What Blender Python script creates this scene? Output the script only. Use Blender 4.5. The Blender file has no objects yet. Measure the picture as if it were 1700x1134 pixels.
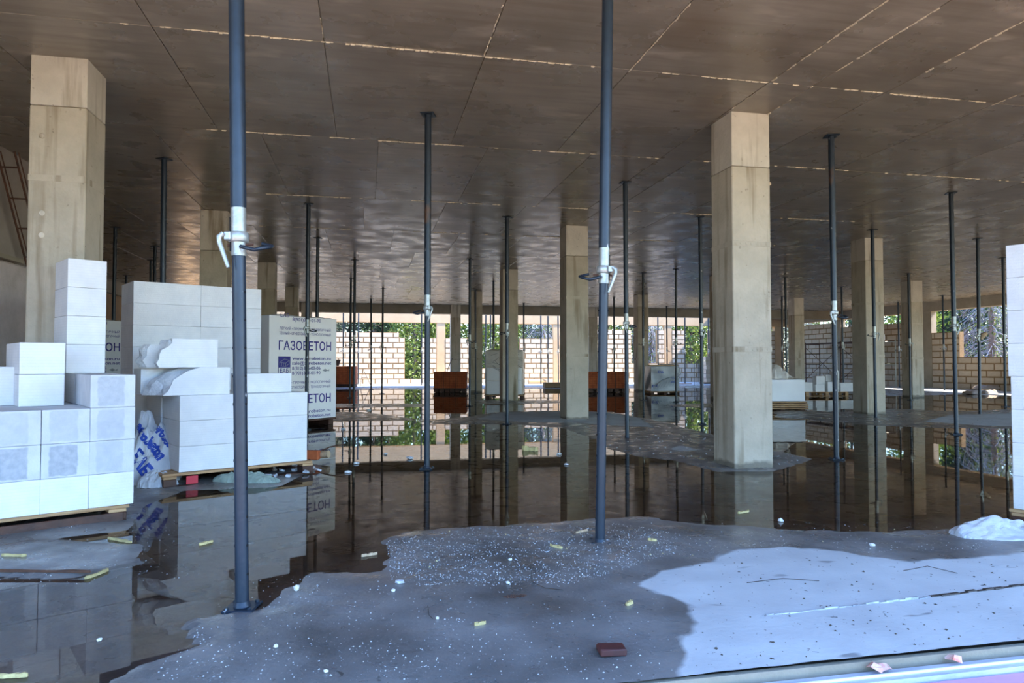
import bpy, bmesh, math, random
import numpy as np
from mathutils import Vector, Matrix
from mathutils.bvhtree import BVHTree
random.seed(7); rng = np.random.default_rng(7)
S = bpy.context.scene; COL = S.collection
PI = math.pi
# ------------------------------------------------------------------ camera, sky, sun, exposure
H = 3.38                      # clear height under the slab
F = 1150.0; PITCH = math.radians(1.74); YAW = math.radians(11.8); CZ = 1.0
cam = bpy.data.cameras.new('camera'); co = bpy.data.objects.new('camera', cam); COL.objects.link(co)
cam.sensor_width = 36; cam.lens = F/1700*36; cam.clip_start = 0.05; cam.clip_end = 400
co.location = (0, 0, CZ); co.rotation_euler = (PI/2+PITCH, 0, -YAW)
S.camera = co
W = bpy.data.worlds.new('sky'); S.world = W; W.use_nodes = True
nt = W.node_tree; bg = nt.nodes['Background']
sky = nt.nodes.new('ShaderNodeTexSky'); sky.sky_type = 'NISHITA'; sky.sun_disc = False
SUN_EL = math.radians(46); SUN_AZ = math.radians(101)     # azimuth from +Y towards +X
sky.sun_elevation = SUN_EL; sky.sun_rotation = SUN_AZ; sky.air_density = 1.3; sky.dust_density = 0.3; sky.ozone_density = 2.5
tint = nt.nodes.new('ShaderNodeMix'); tint.data_type = 'RGBA'; tint.blend_type = 'MULTIPLY'; tint.inputs[0].default_value = 1.0; tint.inputs[7].default_value = (0.76, 0.95, 1.22, 1)
nt.links.new(sky.outputs[0], tint.inputs[6]); nt.links.new(tint.outputs[2], bg.inputs[0]); bg.inputs[1].default_value = 0.54
sl = bpy.data.lights.new('sun', 'SUN'); sl.energy = 14.0; sl.color = (1.0, 0.85, 0.66); sl.angle = math.radians(0.6)
so = bpy.data.objects.new('sun', sl); COL.objects.link(so)
sd = Vector((math.sin(SUN_AZ)*math.cos(SUN_EL), math.cos(SUN_AZ)*math.cos(SUN_EL), math.sin(SUN_EL)))
so.rotation_euler = sd.to_track_quat('Z', 'Y').to_euler(); so.location = (0, 40, 30)
vs = S.view_settings; vs.view_transform = 'Standard'; vs.look = 'None'; vs.exposure = 0.75; vs.gamma = 1.0; vs.use_curve_mapping = False
S.cycles.max_bounces = 10; S.cycles.diffuse_bounces = 7; S.cycles.glossy_bounces = 5; S.cycles.transparent_max_bounces = 12
S.cycles.sample_clamp_indirect = 6

# ------------------------------------------------------------------ survey helpers (a photo pixel to a point on a known plane)
_f = np.array([math.sin(YAW)*math.cos(PITCH), math.cos(YAW)*math.cos(PITCH), math.sin(PITCH)])
_r = np.array([math.cos(YAW), -math.sin(YAW), 0.0]); _u = np.cross(_r, _f)
def ray(px, py): return _f+_r*(px-850)/F+_u*(567-py)/F
def at(px, py, z=0.0):
    r = ray(px, py); t = (z-CZ)/r[2]; return (r[0]*t, r[1]*t)
def atX(px, py, X):
    r = ray(px, py); t = X/r[0]; return (X, r[1]*t, CZ+r[2]*t)
def atY(px, py, Y):
    r = ray(px, py); t = Y/r[1]; return (r[0]*t, Y, CZ+r[2]*t)
def azv(a): a = math.radians(a); return Vector((math.sin(a), math.cos(a), 0))

# ------------------------------------------------------------------ materials
def mat(name, col, rough=0.8, col2=None, scale=3.0, stretch=(1, 1, 1), bump=0.0, bscale=40.0, metal=0.0, var=0.0,
        detail=6, contrast=(0.35, 0.65), spec=0.5, trans=0.0, extra=None):
    m = bpy.data.materials.new(name); m.use_nodes = True; t = m.node_tree; N = t.nodes; L = t.links
    b = N['Principled BSDF']; b.inputs['Roughness'].default_value = rough; b.inputs['Metallic'].default_value = metal
    b.inputs['Specular IOR Level'].default_value = spec; b.inputs['Transmission Weight'].default_value = trans
    tc = N.new('ShaderNodeTexCoord'); mp = N.new('ShaderNodeMapping'); L.new(tc.outputs['Object'], mp.inputs[0]); mp.inputs['Scale'].default_value = stretch
    oi = N.new('ShaderNodeObjectInfo')
    ad = N.new('ShaderNodeVectorMath'); ad.operation = 'ADD'; L.new(mp.outputs[0], ad.inputs[0])
    ml = N.new('ShaderNodeMath'); ml.operation = 'MULTIPLY'; ml.inputs[1].default_value = 37.0 if var else 0.0; L.new(oi.outputs['Random'], ml.inputs[0])
    L.new(ml.outputs[0], ad.inputs[1]); vec = ad.outputs[0]
    out = None
    if col2:
        n = N.new('ShaderNodeTexNoise'); n.inputs['Scale'].default_value = scale; n.inputs['Detail'].default_value = detail; n.inputs['Roughness'].default_value = 0.62; L.new(vec, n.inputs[0])
        r = N.new('ShaderNodeMapRange'); r.inputs[1].default_value, r.inputs[2].default_value = contrast; L.new(n.outputs[0], r.inputs[0])
        mx = N.new('ShaderNodeMix'); mx.data_type = 'RGBA'; mx.inputs[6].default_value = (*col, 1); mx.inputs[7].default_value = (*col2, 1); L.new(r.outputs[0], mx.inputs[0])
        out = mx.outputs[2]
    else:
        rg = N.new('ShaderNodeRGB'); rg.outputs[0].default_value = (*col, 1); out = rg.outputs[0]
    if var:
        h = N.new('ShaderNodeHueSaturation'); rr = N.new('ShaderNodeMapRange'); L.new(oi.outputs['Random'], rr.inputs[0])
        rr.inputs[3].default_value = 1-var; rr.inputs[4].default_value = 1+var; L.new(rr.outputs[0], h.inputs['Value']); L.new(out, h.inputs['Color']); out = h.outputs[0]
    if extra: out = extra(N, L, vec, out, b, tc)
    L.new(out, b.inputs['Base Color'])
    if bump:
        n2 = N.new('ShaderNodeTexNoise'); n2.inputs['Scale'].default_value = bscale; n2.inputs['Detail'].default_value = 5; L.new(vec, n2.inputs[0])
        bp = N.new('ShaderNodeBump'); bp.inputs['Strength'].default_value = min(1, bump); bp.inputs['Distance'].default_value = 0.01; L.new(n2.outputs[0], bp.inputs['Height'])
        L.new(bp.outputs[0], b.inputs['Normal'])
    return m
def mixcol(N, L, fac, a, col, mode='MIX'):
    mx = N.new('ShaderNodeMix'); mx.data_type = 'RGBA'; mx.blend_type = mode; L.new(fac, mx.inputs[0]); L.new(a, mx.inputs[6]); mx.inputs[7].default_value = (*col, 1); return mx.outputs[2]
def mathn(N, L, op, a, b=None, c=None, clamp=False):
    n = N.new('ShaderNodeMath'); n.operation = op; n.use_clamp = clamp
    for i, v in enumerate((a, b, c)):
        if v is None: continue
        if isinstance(v, (int, float)): n.inputs[i].default_value = v
        else: L.new(v, n.inputs[i])
    return n.outputs[0]
def noisen(N, L, vec, scale, detail=4, stretch=None):
    if stretch:
        mp = N.new('ShaderNodeMapping'); mp.inputs['Scale'].default_value = stretch; L.new(vec, mp.inputs[0]); vec = mp.outputs[0]
    n = N.new('ShaderNodeTexNoise'); n.inputs['Scale'].default_value = scale; n.inputs['Detail'].default_value = detail; L.new(vec, n.inputs[0]); return n.outputs[0]
def rangen(N, L, v, a, b, c=0.0, d=1.0):
    r = N.new('ShaderNodeMapRange'); r.inputs[1].default_value = a; r.inputs[2].default_value = b; r.inputs[3].default_value = c; r.inputs[4].default_value = d; L.new(v, r.inputs[0]); return r.outputs[0]

def x_column(N, L, vec, out, b, tc):          # vertical run marks, pits and a damp foot
    s = rangen(N, L, noisen(N, L, vec, 1.0, 5, (9, 9, 0.7)), 0.55, 0.75); out = mixcol(N, L, s, out, (0.20, 0.15, 0.085))
    p = rangen(N, L, noisen(N, L, vec, 22, 2), 0.70, 0.80, 0, 0.7); out = mixcol(N, L, p, out, (0.16, 0.13, 0.09))
    sp = N.new('ShaderNodeSeparateXYZ'); L.new(tc.outputs['Object'], sp.inputs[0])
    z = mathn(N, L, 'ADD', sp.outputs[2], mathn(N, L, 'MULTIPLY', noisen(N, L, vec, 6), 0.12)); f = rangen(N, L, z, 0.10, 0.13, 0.75, 0.0)
    return mixcol(N, L, f, out, (0.10, 0.085, 0.06))
def x_ceiling(N, L, vec, out, b, tc):
    s = rangen(N, L, noisen(N, L, vec, 1.0, 6, (1.2, 14, 1)), 0.42, 0.72, 0, 0.6); out = mixcol(N, L, s, out, (0.19, 0.16, 0.115))
    w = rangen(N, L, noisen(N, L, vec, 1.0, 3, (2.2, 5.0, 1)), 0.60, 0.74, 0, 0.5); out = mixcol(N, L, w, out, (0.58, 0.51, 0.41))
    d = rangen(N, L, noisen(N, L, vec, 0.7, 3), 0.55, 0.75, 0, 0.6); out = mixcol(N, L, d, out, (0.19, 0.135, 0.085))
    r = rangen(N, L, noisen(N, L, vec, 2.5, 5), 0.3, 0.7, 0.20, 0.42); L.new(r, b.inputs['Roughness'])
    return out
def x_block(N, L, vec, out, b, tc):           # sawn face lines and a damp panel in the middle of each end
    sp = N.new('ShaderNodeSeparateXYZ'); L.new(tc.outputs['Object'], sp.inputs[0])
    l = mathn(N, L, 'SINE', mathn(N, L, 'MULTIPLY', sp.outputs[2], 330.0)); f = rangen(N, L, l, 0.3, 1.0, 0, 0.18)
    out = mixcol(N, L, f, out, (0.60, 0.61, 0.62))
    return out
def x_block_wet(N, L, vec, out, b, tc):
    out = x_block(N, L, vec, out, b, tc)
    sp = N.new('ShaderNodeSeparateXYZ'); L.new(tc.outputs['Object'], sp.inputs[0])
    wob = mathn(N, L, 'MULTIPLY', mathn(N, L, 'SUBTRACT', noisen(N, L, vec, 14, 5), 0.5), 0.035)
    ax = mathn(N, L, 'ADD', mathn(N, L, 'ABSOLUTE', mathn(N, L, 'ADD', sp.outputs[0], 0.012)), wob); az = mathn(N, L, 'ADD', mathn(N, L, 'ABSOLUTE', sp.outputs[2]), wob)
    ge = N.new('ShaderNodeNewGeometry'); 
    m1 = rangen(N, L, ax, 0.070, 0.078, 1, 0); m2 = rangen(N, L, az, 0.088, 0.096, 1, 0); m = mathn(N, L, 'MULTIPLY', m1, m2)
    sp2 = N.new('ShaderNodeSeparateXYZ'); L.new(tc.outputs['Normal'], sp2.inputs[0])
    ny = rangen(N, L, mathn(N, L, 'ABSOLUTE', sp2.outputs[1]), 0.8, 0.95)
    mott = rangen(N, L, noisen(N, L, vec, 30, 4), 0.3, 0.7, 0.55, 1.0)
    oi = N.new('ShaderNodeObjectInfo'); am = rangen(N, L, oi.outputs['Random'], 0.1, 0.9, 0.35, 0.95)
    m = mathn(N, L, 'MULTIPLY', mathn(N, L, 'MULTIPLY', m, ny), mathn(N, L, 'MULTIPLY', mott, am))
    return mixcol(N, L, m, out, (0.33, 0.36, 0.41))
M = {}
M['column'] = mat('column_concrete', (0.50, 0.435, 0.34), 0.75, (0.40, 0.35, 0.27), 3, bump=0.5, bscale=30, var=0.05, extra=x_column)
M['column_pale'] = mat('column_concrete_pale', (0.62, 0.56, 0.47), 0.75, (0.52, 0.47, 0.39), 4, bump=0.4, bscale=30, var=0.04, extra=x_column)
M['ceiling'] = mat('ceiling_concrete', (0.37, 0.325, 0.255), 0.45, (0.275, 0.24, 0.185), 1.3, bump=0.05, bscale=14, var=0.10, extra=x_ceiling)
M['fin'] = mat('mortar_fin', (0.86, 0.76, 0.60), 0.8, (0.62, 0.52, 0.38), 30)
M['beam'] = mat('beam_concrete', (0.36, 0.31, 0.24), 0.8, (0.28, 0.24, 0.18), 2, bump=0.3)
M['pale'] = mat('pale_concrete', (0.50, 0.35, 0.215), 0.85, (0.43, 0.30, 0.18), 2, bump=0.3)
M['sidewall'] = mat('side_wall_concrete', (0.36, 0.31, 0.27), 0.85, (0.27, 0.23, 0.20), 1.4, bump=0.3)
M['pinkwall'] = mat('pinkish_concrete', (0.66, 0.57, 0.56), 0.85, (0.50, 0.43, 0.41), 3, bump=0.5)
M['ochre'] = mat('ochre_wall', (0.34, 0.22, 0.12), 0.85, (0.22, 0.15, 0.09), 1.2)
M['block_far'] = mat('wall_block', (0.56, 0.475, 0.375), 0.9, (0.49, 0.41, 0.32), 4, bump=0.2, var=0.07)
M['mortar'] = mat('wall_mortar', (0.30, 0.20, 0.11), 0.95, (0.22, 0.145, 0.075), 12, bump=0.5)
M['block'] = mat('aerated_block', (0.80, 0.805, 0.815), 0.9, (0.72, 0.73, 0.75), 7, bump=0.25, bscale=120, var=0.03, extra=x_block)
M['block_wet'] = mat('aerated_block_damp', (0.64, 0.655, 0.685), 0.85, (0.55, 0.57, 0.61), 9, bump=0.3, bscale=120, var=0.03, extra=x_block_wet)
M['broken'] = mat('aerated_block_broken', (0.74, 0.75, 0.78), 0.95, (0.52, 0.54, 0.58), 9, bump=1.0, bscale=50)
def x_steel(N, L, vec, out, b, tc):
    s = rangen(N, L, noisen(N, L, vec, 3.0, 6, (1, 1, 0.6)), 0.70, 0.75); s = mathn(N, L, 'MULTIPLY', s, 0.5); out = mixcol(N, L, s, out, (0.16, 0.07, 0.025))
    p = rangen(N, L, noisen(N, L, vec, 28, 3, (1, 1, 0.4)), 0.70, 0.73, 0, 0.8); return mixcol(N, L, p, out, (0.45, 0.47, 0.5))
M['steel'] = mat('painted_prop_steel', (0.011, 0.021, 0.036), 0.36, (0.018, 0.031, 0.050), 6, metal=0.15, bump=0.1, bscale=60, var=0.15, extra=x_steel)
M['zinc'] = mat('galvanised_steel', (0.46, 0.49, 0.48), 0.42, (0.34, 0.37, 0.36), 30, metal=0.6)
M['hole'] = mat('dark_recess', (0.004, 0.004, 0.005), 0.9)
M['rust'] = mat('rusty_steel', (0.11, 0.045, 0.022), 0.75, (0.05, 0.022, 0.014), 12, bump=0.4)
M['darksteel'] = mat('dark_steel', (0.02, 0.02, 0.022), 0.6, (0.05, 0.03, 0.02), 9)
M['wood'] = mat('pallet_wood', (0.52, 0.33, 0.17), 0.8, (0.34, 0.19, 0.09), 4, (1, 12, 12), bump=0.4, var=0.15)
M['wooddark'] = mat('wet_pallet_wood', (0.10, 0.040, 0.022), 0.6, (0.05, 0.022, 0.015), 5, bump=0.4, var=0.15)
M['woodpale'] = mat('pale_timber', (0.60, 0.45, 0.30), 0.8, (0.45, 0.31, 0.18), 6, (8, 8, 1))
M['redpaint'] = mat('red_paint', (0.55, 0.04, 0.06), 0.7)
M['brick'] = mat('red_brick', (0.56, 0.14, 0.045), 0.85, (0.38, 0.08, 0.026), 6, bump=0.3, var=0.08)
M['brickgap'] = mat('brick_pack_core', (0.07, 0.018, 0.008), 0.9)
def x_film(N, L, vec, out, b, tc):
    return out
M['packfilm'] = mat('white_wrapping_film', (0.96, 0.96, 0.97), 0.35, (0.91, 0.91, 0.93), 2.5, bump=0.25, bscale=6)
M['film'] = mat('crumpled_white_film', (0.74, 0.77, 0.82), 0.30, (0.55, 0.60, 0.68), 5, bump=0.6, bscale=14, trans=0.12)
M['filmgrey'] = mat('grey_stretch_film', (0.66, 0.60, 0.54), 0.28, (0.80, 0.76, 0.71), 3, (1, 1, 6), bump=1.0, bscale=9)
M['filmblue'] = mat('bluish_tarp', (0.42, 0.47, 0.54), 0.35, (0.62, 0.66, 0.72), 3, bump=0.8, bscale=7)
M['sage'] = mat('sage_green_sack', (0.33, 0.40, 0.34), 0.7, (0.22, 0.28, 0.24), 12, bump=0.8, bscale=25)
M['ink'] = mat('dark_blue_ink', (0.026, 0.022, 0.26), 0.5)
M['inkgrey'] = mat('grey_ink', (0.35, 0.37, 0.42), 0.5)
M['inkblue'] = mat('bright_blue_ink', (0.02, 0.07, 0.42), 0.45)
M['foamyellow'] = mat('yellow_foam', (0.64, 0.53, 0.24), 0.9, (0.48, 0.38, 0.17), 30, bump=0.6, var=0.15)
M['crumb'] = mat('pale_crumbs', (0.60, 0.62, 0.64), 0.9, (0.25, 0.26, 0.28), 25)
M['chunk'] = mat('white_chip', (0.82, 0.82, 0.80), 0.85, (0.7, 0.7, 0.68), 20, bump=0.4)
M['grit'] = mat('dark_grit', (0.07, 0.055, 0.04), 0.9)
M['xps'] = mat('pink_insulation', (0.80, 0.42, 0.55), 0.7, (0.72, 0.40, 0.55), 3)
M['flash'] = mat('grey_flashing', (0.42, 0.47, 0.55), 0.55, (0.60, 0.64, 0.70), 5, (1, 6, 1), bump=0.3)
M['lip'] = mat('white_lip', (0.86, 0.86, 0.88), 0.4, (0.7, 0.72, 0.78), 8, (1, 1, 1))
M['orange'] = mat('orange_torn_film', (0.80, 0.16, 0.07), 0.5, (0.85, 0.65, 0.62), 25)
M['ground'] = mat('sandy_ground', (0.42, 0.30, 0.18), 0.95, (0.26, 0.21, 0.12), 0.4, bump=0.8, bscale=4)
M['bark'] = mat('bark', (0.16, 0.13, 0.12), 0.95, (0.09, 0.075, 0.07), 6, bump=0.8)
M['strip'] = mat('pale_kerb_strip', (0.62, 0.66, 0.70), 0.9, (0.22, 0.24, 0.27), 6, (1.5, 9, 1), bump=0.6)
M['redwood'] = mat('dark_red_board', (0.10, 0.025, 0.022), 0.6, (0.05, 0.015, 0.015), 9)
def leafmat(name, c, c2):
    m = mat(name, c, 0.6, c2, 1.5, var=0.15); t = m.node_tree; N = t.nodes; L = t.links; b = N['Principled BSDF']
    tr = N.new('ShaderNodeBsdfTranslucent'); mx = N.new('ShaderNodeMixShader'); mx.inputs[0].default_value = 0.4
    L.new(b.inputs['Base Color'].links[0].from_socket, tr.inputs[0]); L.new(b.outputs[0], mx.inputs[1]); L.new(tr.outputs[0], mx.inputs[2]); L.new(mx.outputs[0], N['Material Output'].inputs[0]); return m
M['leafg'] = leafmat('green_leaves', (0.045, 0.10, 0.025), (0.20, 0.27, 0.05))
M['needle'] = leafmat('spruce_needles', (0.014, 0.034, 0.024), (0.030, 0.062, 0.036))
M['twig'] = mat('grey_twigs', (0.30, 0.32, 0.38), 0.9, (0.18, 0.19, 0.23), 3)

def floor_mat():
    m = bpy.data.materials.new('wet_floor_concrete'); m.use_nodes = True; t = m.node_tree; N = t.nodes; L = t.links; b = N['Principled BSDF']
    tc = N.new('ShaderNodeTexCoord'); v = tc.outputs['Object']
    at_ = N.new('ShaderNodeAttribute'); at_.attribute_name = 'dry'; dry = at_.outputs['Fac']
    n = noisen(N, L, v, 5, 8); nf = noisen(N, L, v, 60, 4)
    d = mathn(N, L, 'ADD', dry, mathn(N, L, 'MULTIPLY', mathn(N, L, 'SUBTRACT', n, 0.5), 0.55)); dm = rangen(N, L, d, 0.42, 0.58)
    wet = N.new('ShaderNodeMix'); wet.data_type = 'RGBA'; wet.inputs[6].default_value = (0.11, 0.105, 0.10, 1); wet.inputs[7].default_value = (0.27, 0.265, 0.26, 1); L.new(rangen(N, L, noisen(N, L, v, 2.2, 9), 0.35, 0.68), wet.inputs[0])
    dr = N.new('ShaderNodeMix'); dr.data_type = 'RGBA'; dr.inputs[6].default_value = (0.56, 0.59, 0.60, 1); dr.inputs[7].default_value = (0.47, 0.49, 0.50, 1); L.new(rangen(N, L, noisen(N, L, v, 3.0, 9), 0.35, 0.7), dr.inputs[0])
    mx = N.new('ShaderNodeMix'); mx.data_type = 'RGBA'; L.new(dm, mx.inputs[0]); L.new(wet.outputs[2], mx.inputs[6]); L.new(dr.outputs[2], mx.inputs[7]); out = mx.outputs[2]
    blot = rangen(N, L, noisen(N, L, v, 1.0, 3, (3.5, 9, 1)), 0.66, 0.71, 0, 0.6); out = mixcol(N, L, blot, out, (0.10, 0.10, 0.10))
    sp = rangen(N, L, nf, 0.68, 0.74, 0, 0.5); out = mixcol(N, L, sp, out, (0.42, 0.42, 0.42))
    sd_ = rangen(N, L, noisen(N, L, v, 34, 3), 0.70, 0.74, 0, 0.7); out = mixcol(N, L, sd_, out, (0.04, 0.035, 0.03))
    L.new(out, b.inputs['Base Color'])
    rw = rangen(N, L, n, 0.3, 0.7, 0.16, 0.5); ro = N.new('ShaderNodeMix'); L.new(dm, ro.inputs[0]); L.new(rw, ro.inputs[2]); ro.inputs[3].default_value = 0.9; L.new(ro.outputs[0], b.inputs['Roughness'])
    bp = N.new('ShaderNodeBump'); bp.inputs['Strength'].default_value = 0.5; bp.inputs['Distance'].default_value = 0.004; L.new(noisen(N, L, v, 45, 6), bp.inputs['Height']); L.new(bp.outputs[0], b.inputs['Normal'])
    return m
M['floor'] = floor_mat()
def water_mat():
    m = bpy.data.materials.new('puddle_water'); m.use_nodes = True; t = m.node_tree; N = t.nodes; L = t.links
    for n in list(N):
        if n.type == 'BSDF_PRINCIPLED': N.remove(n)
    tc = N.new('ShaderNodeTexCoord'); nz = N.new('ShaderNodeTexNoise'); nz.inputs['Scale'].default_value = 3.0; nz.inputs['Detail'].default_value = 3; L.new(tc.outputs['Object'], nz.inputs[0])
    bp = N.new('ShaderNodeBump'); bp.inputs['Strength'].default_value = 0.05; bp.inputs['Distance'].default_value = 0.003; L.new(nz.outputs[0], bp.inputs['Height'])
    fr = N.new('ShaderNodeFresnel'); fr.inputs[0].default_value = 1.36; L.new(bp.outputs[0], fr.inputs[1])
    tr = N.new('ShaderNodeBsdfTransparent'); tr.inputs[0].default_value = (0.98, 0.97, 0.95, 1); gl = N.new('ShaderNodeBsdfGlossy'); gl.inputs['Roughness'].default_value = 0.015; L.new(bp.outputs[0], gl.inputs['Normal'])
    mx = N.new('ShaderNodeMixShader'); L.new(fr.outputs[0], mx.inputs[0]); L.new(tr.outputs[0], mx.inputs[1]); L.new(gl.outputs[0], mx.inputs[2]); L.new(mx.outputs[0], N['Material Output'].inputs[0]); return m
M['water'] = water_mat()

# ------------------------------------------------------------------ mesh builder
class MB:
    def __init__(s): s.v = []; s.f = []; s.m = []; s.sm = []
    def add(s, vs, fs, mi=0, smooth=False):
        o = len(s.v); s.v += [tuple(p) for p in vs]; s.f += [tuple(i+o for i in q) for q in fs]; s.m += [mi]*len(fs); s.sm += [smooth]*len(fs); return s
    def box(s, a, b, mi=0, mtx=None):
        x0, y0, z0 = a; x1, y1, z1 = b
        vs = [(x0, y0, z0), (x1, y0, z0), (x1, y1, z0), (x0, y1, z0), (x0, y0, z1), (x1, y0, z1), (x1, y1, z1), (x0, y1, z1)]
        if mtx is not None: vs = [mtx @ Vector(p) for p in vs]
        return s.add(vs, [(0, 3, 2, 1), (4, 5, 6, 7), (0, 1, 5, 4), (1, 2, 6, 5), (2, 3, 7, 6), (3, 0, 4, 7)], mi)
    def bbox(s, a, b, bev=0.004, mi=0, mtx=None, jit=0.0):       # bevelled box
        bm = bmesh.new(); bmesh.ops.create_cube(bm, size=1)
        for v in bm.verts: v.co = Vector([a[i]+(v.co[i]+0.5)*(b[i]-a[i]) for i in range(3)])
        bmesh.ops.bevel(bm, geom=bm.edges[:], offset=bev, segments=1, affect='EDGES')
        vs = [v.co+Vector((random.uniform(-jit, jit), random.uniform(-jit, jit), random.uniform(-jit, jit))) for v in bm.verts]
        if mtx is not None: vs = [mtx @ p for p in vs]
        s.add(vs, [[v.index for v in f.verts] for f in bm.faces], mi); bm.free(); return s
    def tube(s, pts, r, n=10, mi=0, caps=True, smooth=True):
        pts = [Vector(p) for p in pts]; rs = r if isinstance(r, (list, tuple)) else [r]*len(pts); ring = []
        vs = []; fs = []
        t0 = (pts[1]-pts[0]).normalized(); a = t0.orthogonal().normalized()
        for i, p in enumerate(pts):
            t = (pts[min(i+1, len(pts)-1)]-pts[max(i-1, 0)]).normalized(); a = (a-t*a.dot(t)).normalized(); b = t.cross(a)
            for k in range(n):
                th = 2*PI*k/n; vs.append(p+(a*math.cos(th)+b*math.sin(th))*rs[i])
        for i in range(len(pts)-1):
            for k in range(n): fs.append((i*n+k, i*n+(k+1) % n, (i+1)*n+(k+1) % n, (i+1)*n+k))
        s.add(vs, fs, mi, smooth)
        if caps: s.add(vs[:n], [tuple(reversed(range(n)))], mi); s.add(vs[-n:], [tuple(range(n))], mi)
        return s
    def cyl(s, p, q, r, n=16, mi=0, r2=None): return s.tube([p, q], [r, r2 or r], n, mi)
    def build(s, name, mats, parent=None, loc=None, rz=0.0):
        me = bpy.data.meshes.new(name); me.from_pydata(s.v, [], s.f)
        for m in (mats if isinstance(mats, (list, tuple)) else [mats]): me.materials.append(M[m])
        me.polygons.foreach_set('material_index', s.m); me.polygons.foreach_set('use_smooth', s.sm); me.update()
        o = bpy.data.objects.new(name, me); COL.objects.link(o); o.parent = parent
        if loc is not None: o.location = loc
        o.rotation_euler.z = rz; return o
def tag(o, label=None, cat=None, group=None, kind=None):
    if label: o['label'] = label
    if cat: o['category'] = cat
    if group: o['group'] = group
    if kind: o['kind'] = kind
    return o
def empty(name, loc=(0, 0, 0), rz=0.0, label=None, cat=None, group=None, kind=None):
    o = bpy.data.objects.new(name, None); COL.objects.link(o); o.location = loc; o.rotation_euler.z = rz; o.empty_display_size = 0.1
    return tag(o, label, cat, group, kind)
def copy_tree(o, parent=None):
    c = o.copy(); COL.objects.link(c); c.parent = parent
    for ch in o.children: copy_tree(ch, c)
    return c
def link_copy(src, parent=None, loc=None, rz=None, scale=None):
    c = src.copy(); COL.objects.link(c); c.parent = parent
    if loc is not None: c.location = loc
    if rz is not None: c.rotation_euler.z = rz
    if scale is not None: c.scale = scale
    return c
def text_mesh(body, size, bold=0.0, xscale=1.0):
    cu = bpy.data.curves.new('lettering', 'FONT'); cu.body = body; cu.size = size; cu.offset = bold; cu.extrude = 0.0; cu.resolution_u = 3
    ob = bpy.data.objects.new('tmp', cu); COL.objects.link(ob); dg = bpy.context.evaluated_depsgraph_get()
    me = bpy.data.meshes.new_from_object(ob.evaluated_get(dg)); bpy.data.objects.remove(ob); bpy.data.curves.remove(cu)
    co_ = np.zeros(len(me.vertices)*3); me.vertices.foreach_get('co', co_); co_ = co_.reshape(-1, 3)
    fs = [tuple(p.vertices) for p in me.polygons]; bpy.data.meshes.remove(me); return co_, fs
def vnoise(x, y, seed=0):                      # numpy value noise
    xi = np.floor(x).astype(np.int64); yi = np.floor(y).astype(np.int64); xf = x-xi; yf = y-yi
    def h(a, b):
        n = (a*374761393+b*668265263+seed*974711) & 0x7fffffff; n = ((n ^ (n >> 13))*1274126177) & 0x7fffffff; return ((n ^ (n >> 16)) & 0xffff)/65535.0
    u = xf*xf*(3-2*xf); w = yf*yf*(3-2*yf)
    return (h(xi, yi)*(1-u)+h(xi+1, yi)*u)*(1-w)+(h(xi, yi+1)*(1-u)+h(xi+1, yi+1)*u)*w
def fbm(x, y, o=4, seed=0):
    s = 0; a = 0.5
    for i in range(o): s = s+a*vnoise(x*2**i, y*2**i, seed+i); a *= 0.5
    return s/(1-0.5**o)
def sdpoly(X, Y, poly):                        # signed distance, positive inside
    P = np.array(poly); n = len(P); d = np.full(X.shape, 1e9); ins = np.zeros(X.shape, bool)
    for i in range(n):
        ax, ay = P[i]; bx, by = P[(i+1) % n]; ex, ey = bx-ax, by-ay
        t = np.clip(((X-ax)*ex+(Y-ay)*ey)/(ex*ex+ey*ey+1e-12), 0, 1); d = np.minimum(d, np.hypot(X-ax-t*ex, Y-ay-t*ey))
        c = ((ay > Y) != (by > Y)) & (X < (bx-ax)*(Y-ay)/((by-ay) if abs(by-ay) > 1e-9 else 1e-9)+ax); ins ^= c
    return np.where(ins, d, -d)

XL, XR, YF, YB = -7.3, 21.7, 2.065, 32.7        # room extents
# ------------------------------------------------------------------ outside ground
MB().box((-70, -60, -1.1), (90, 120, -0.95)).build('ground', 'ground'); tag(bpy.data.objects['ground'], 'sandy ground outside the building beyond the openings', 'ground', kind='structure')
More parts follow.
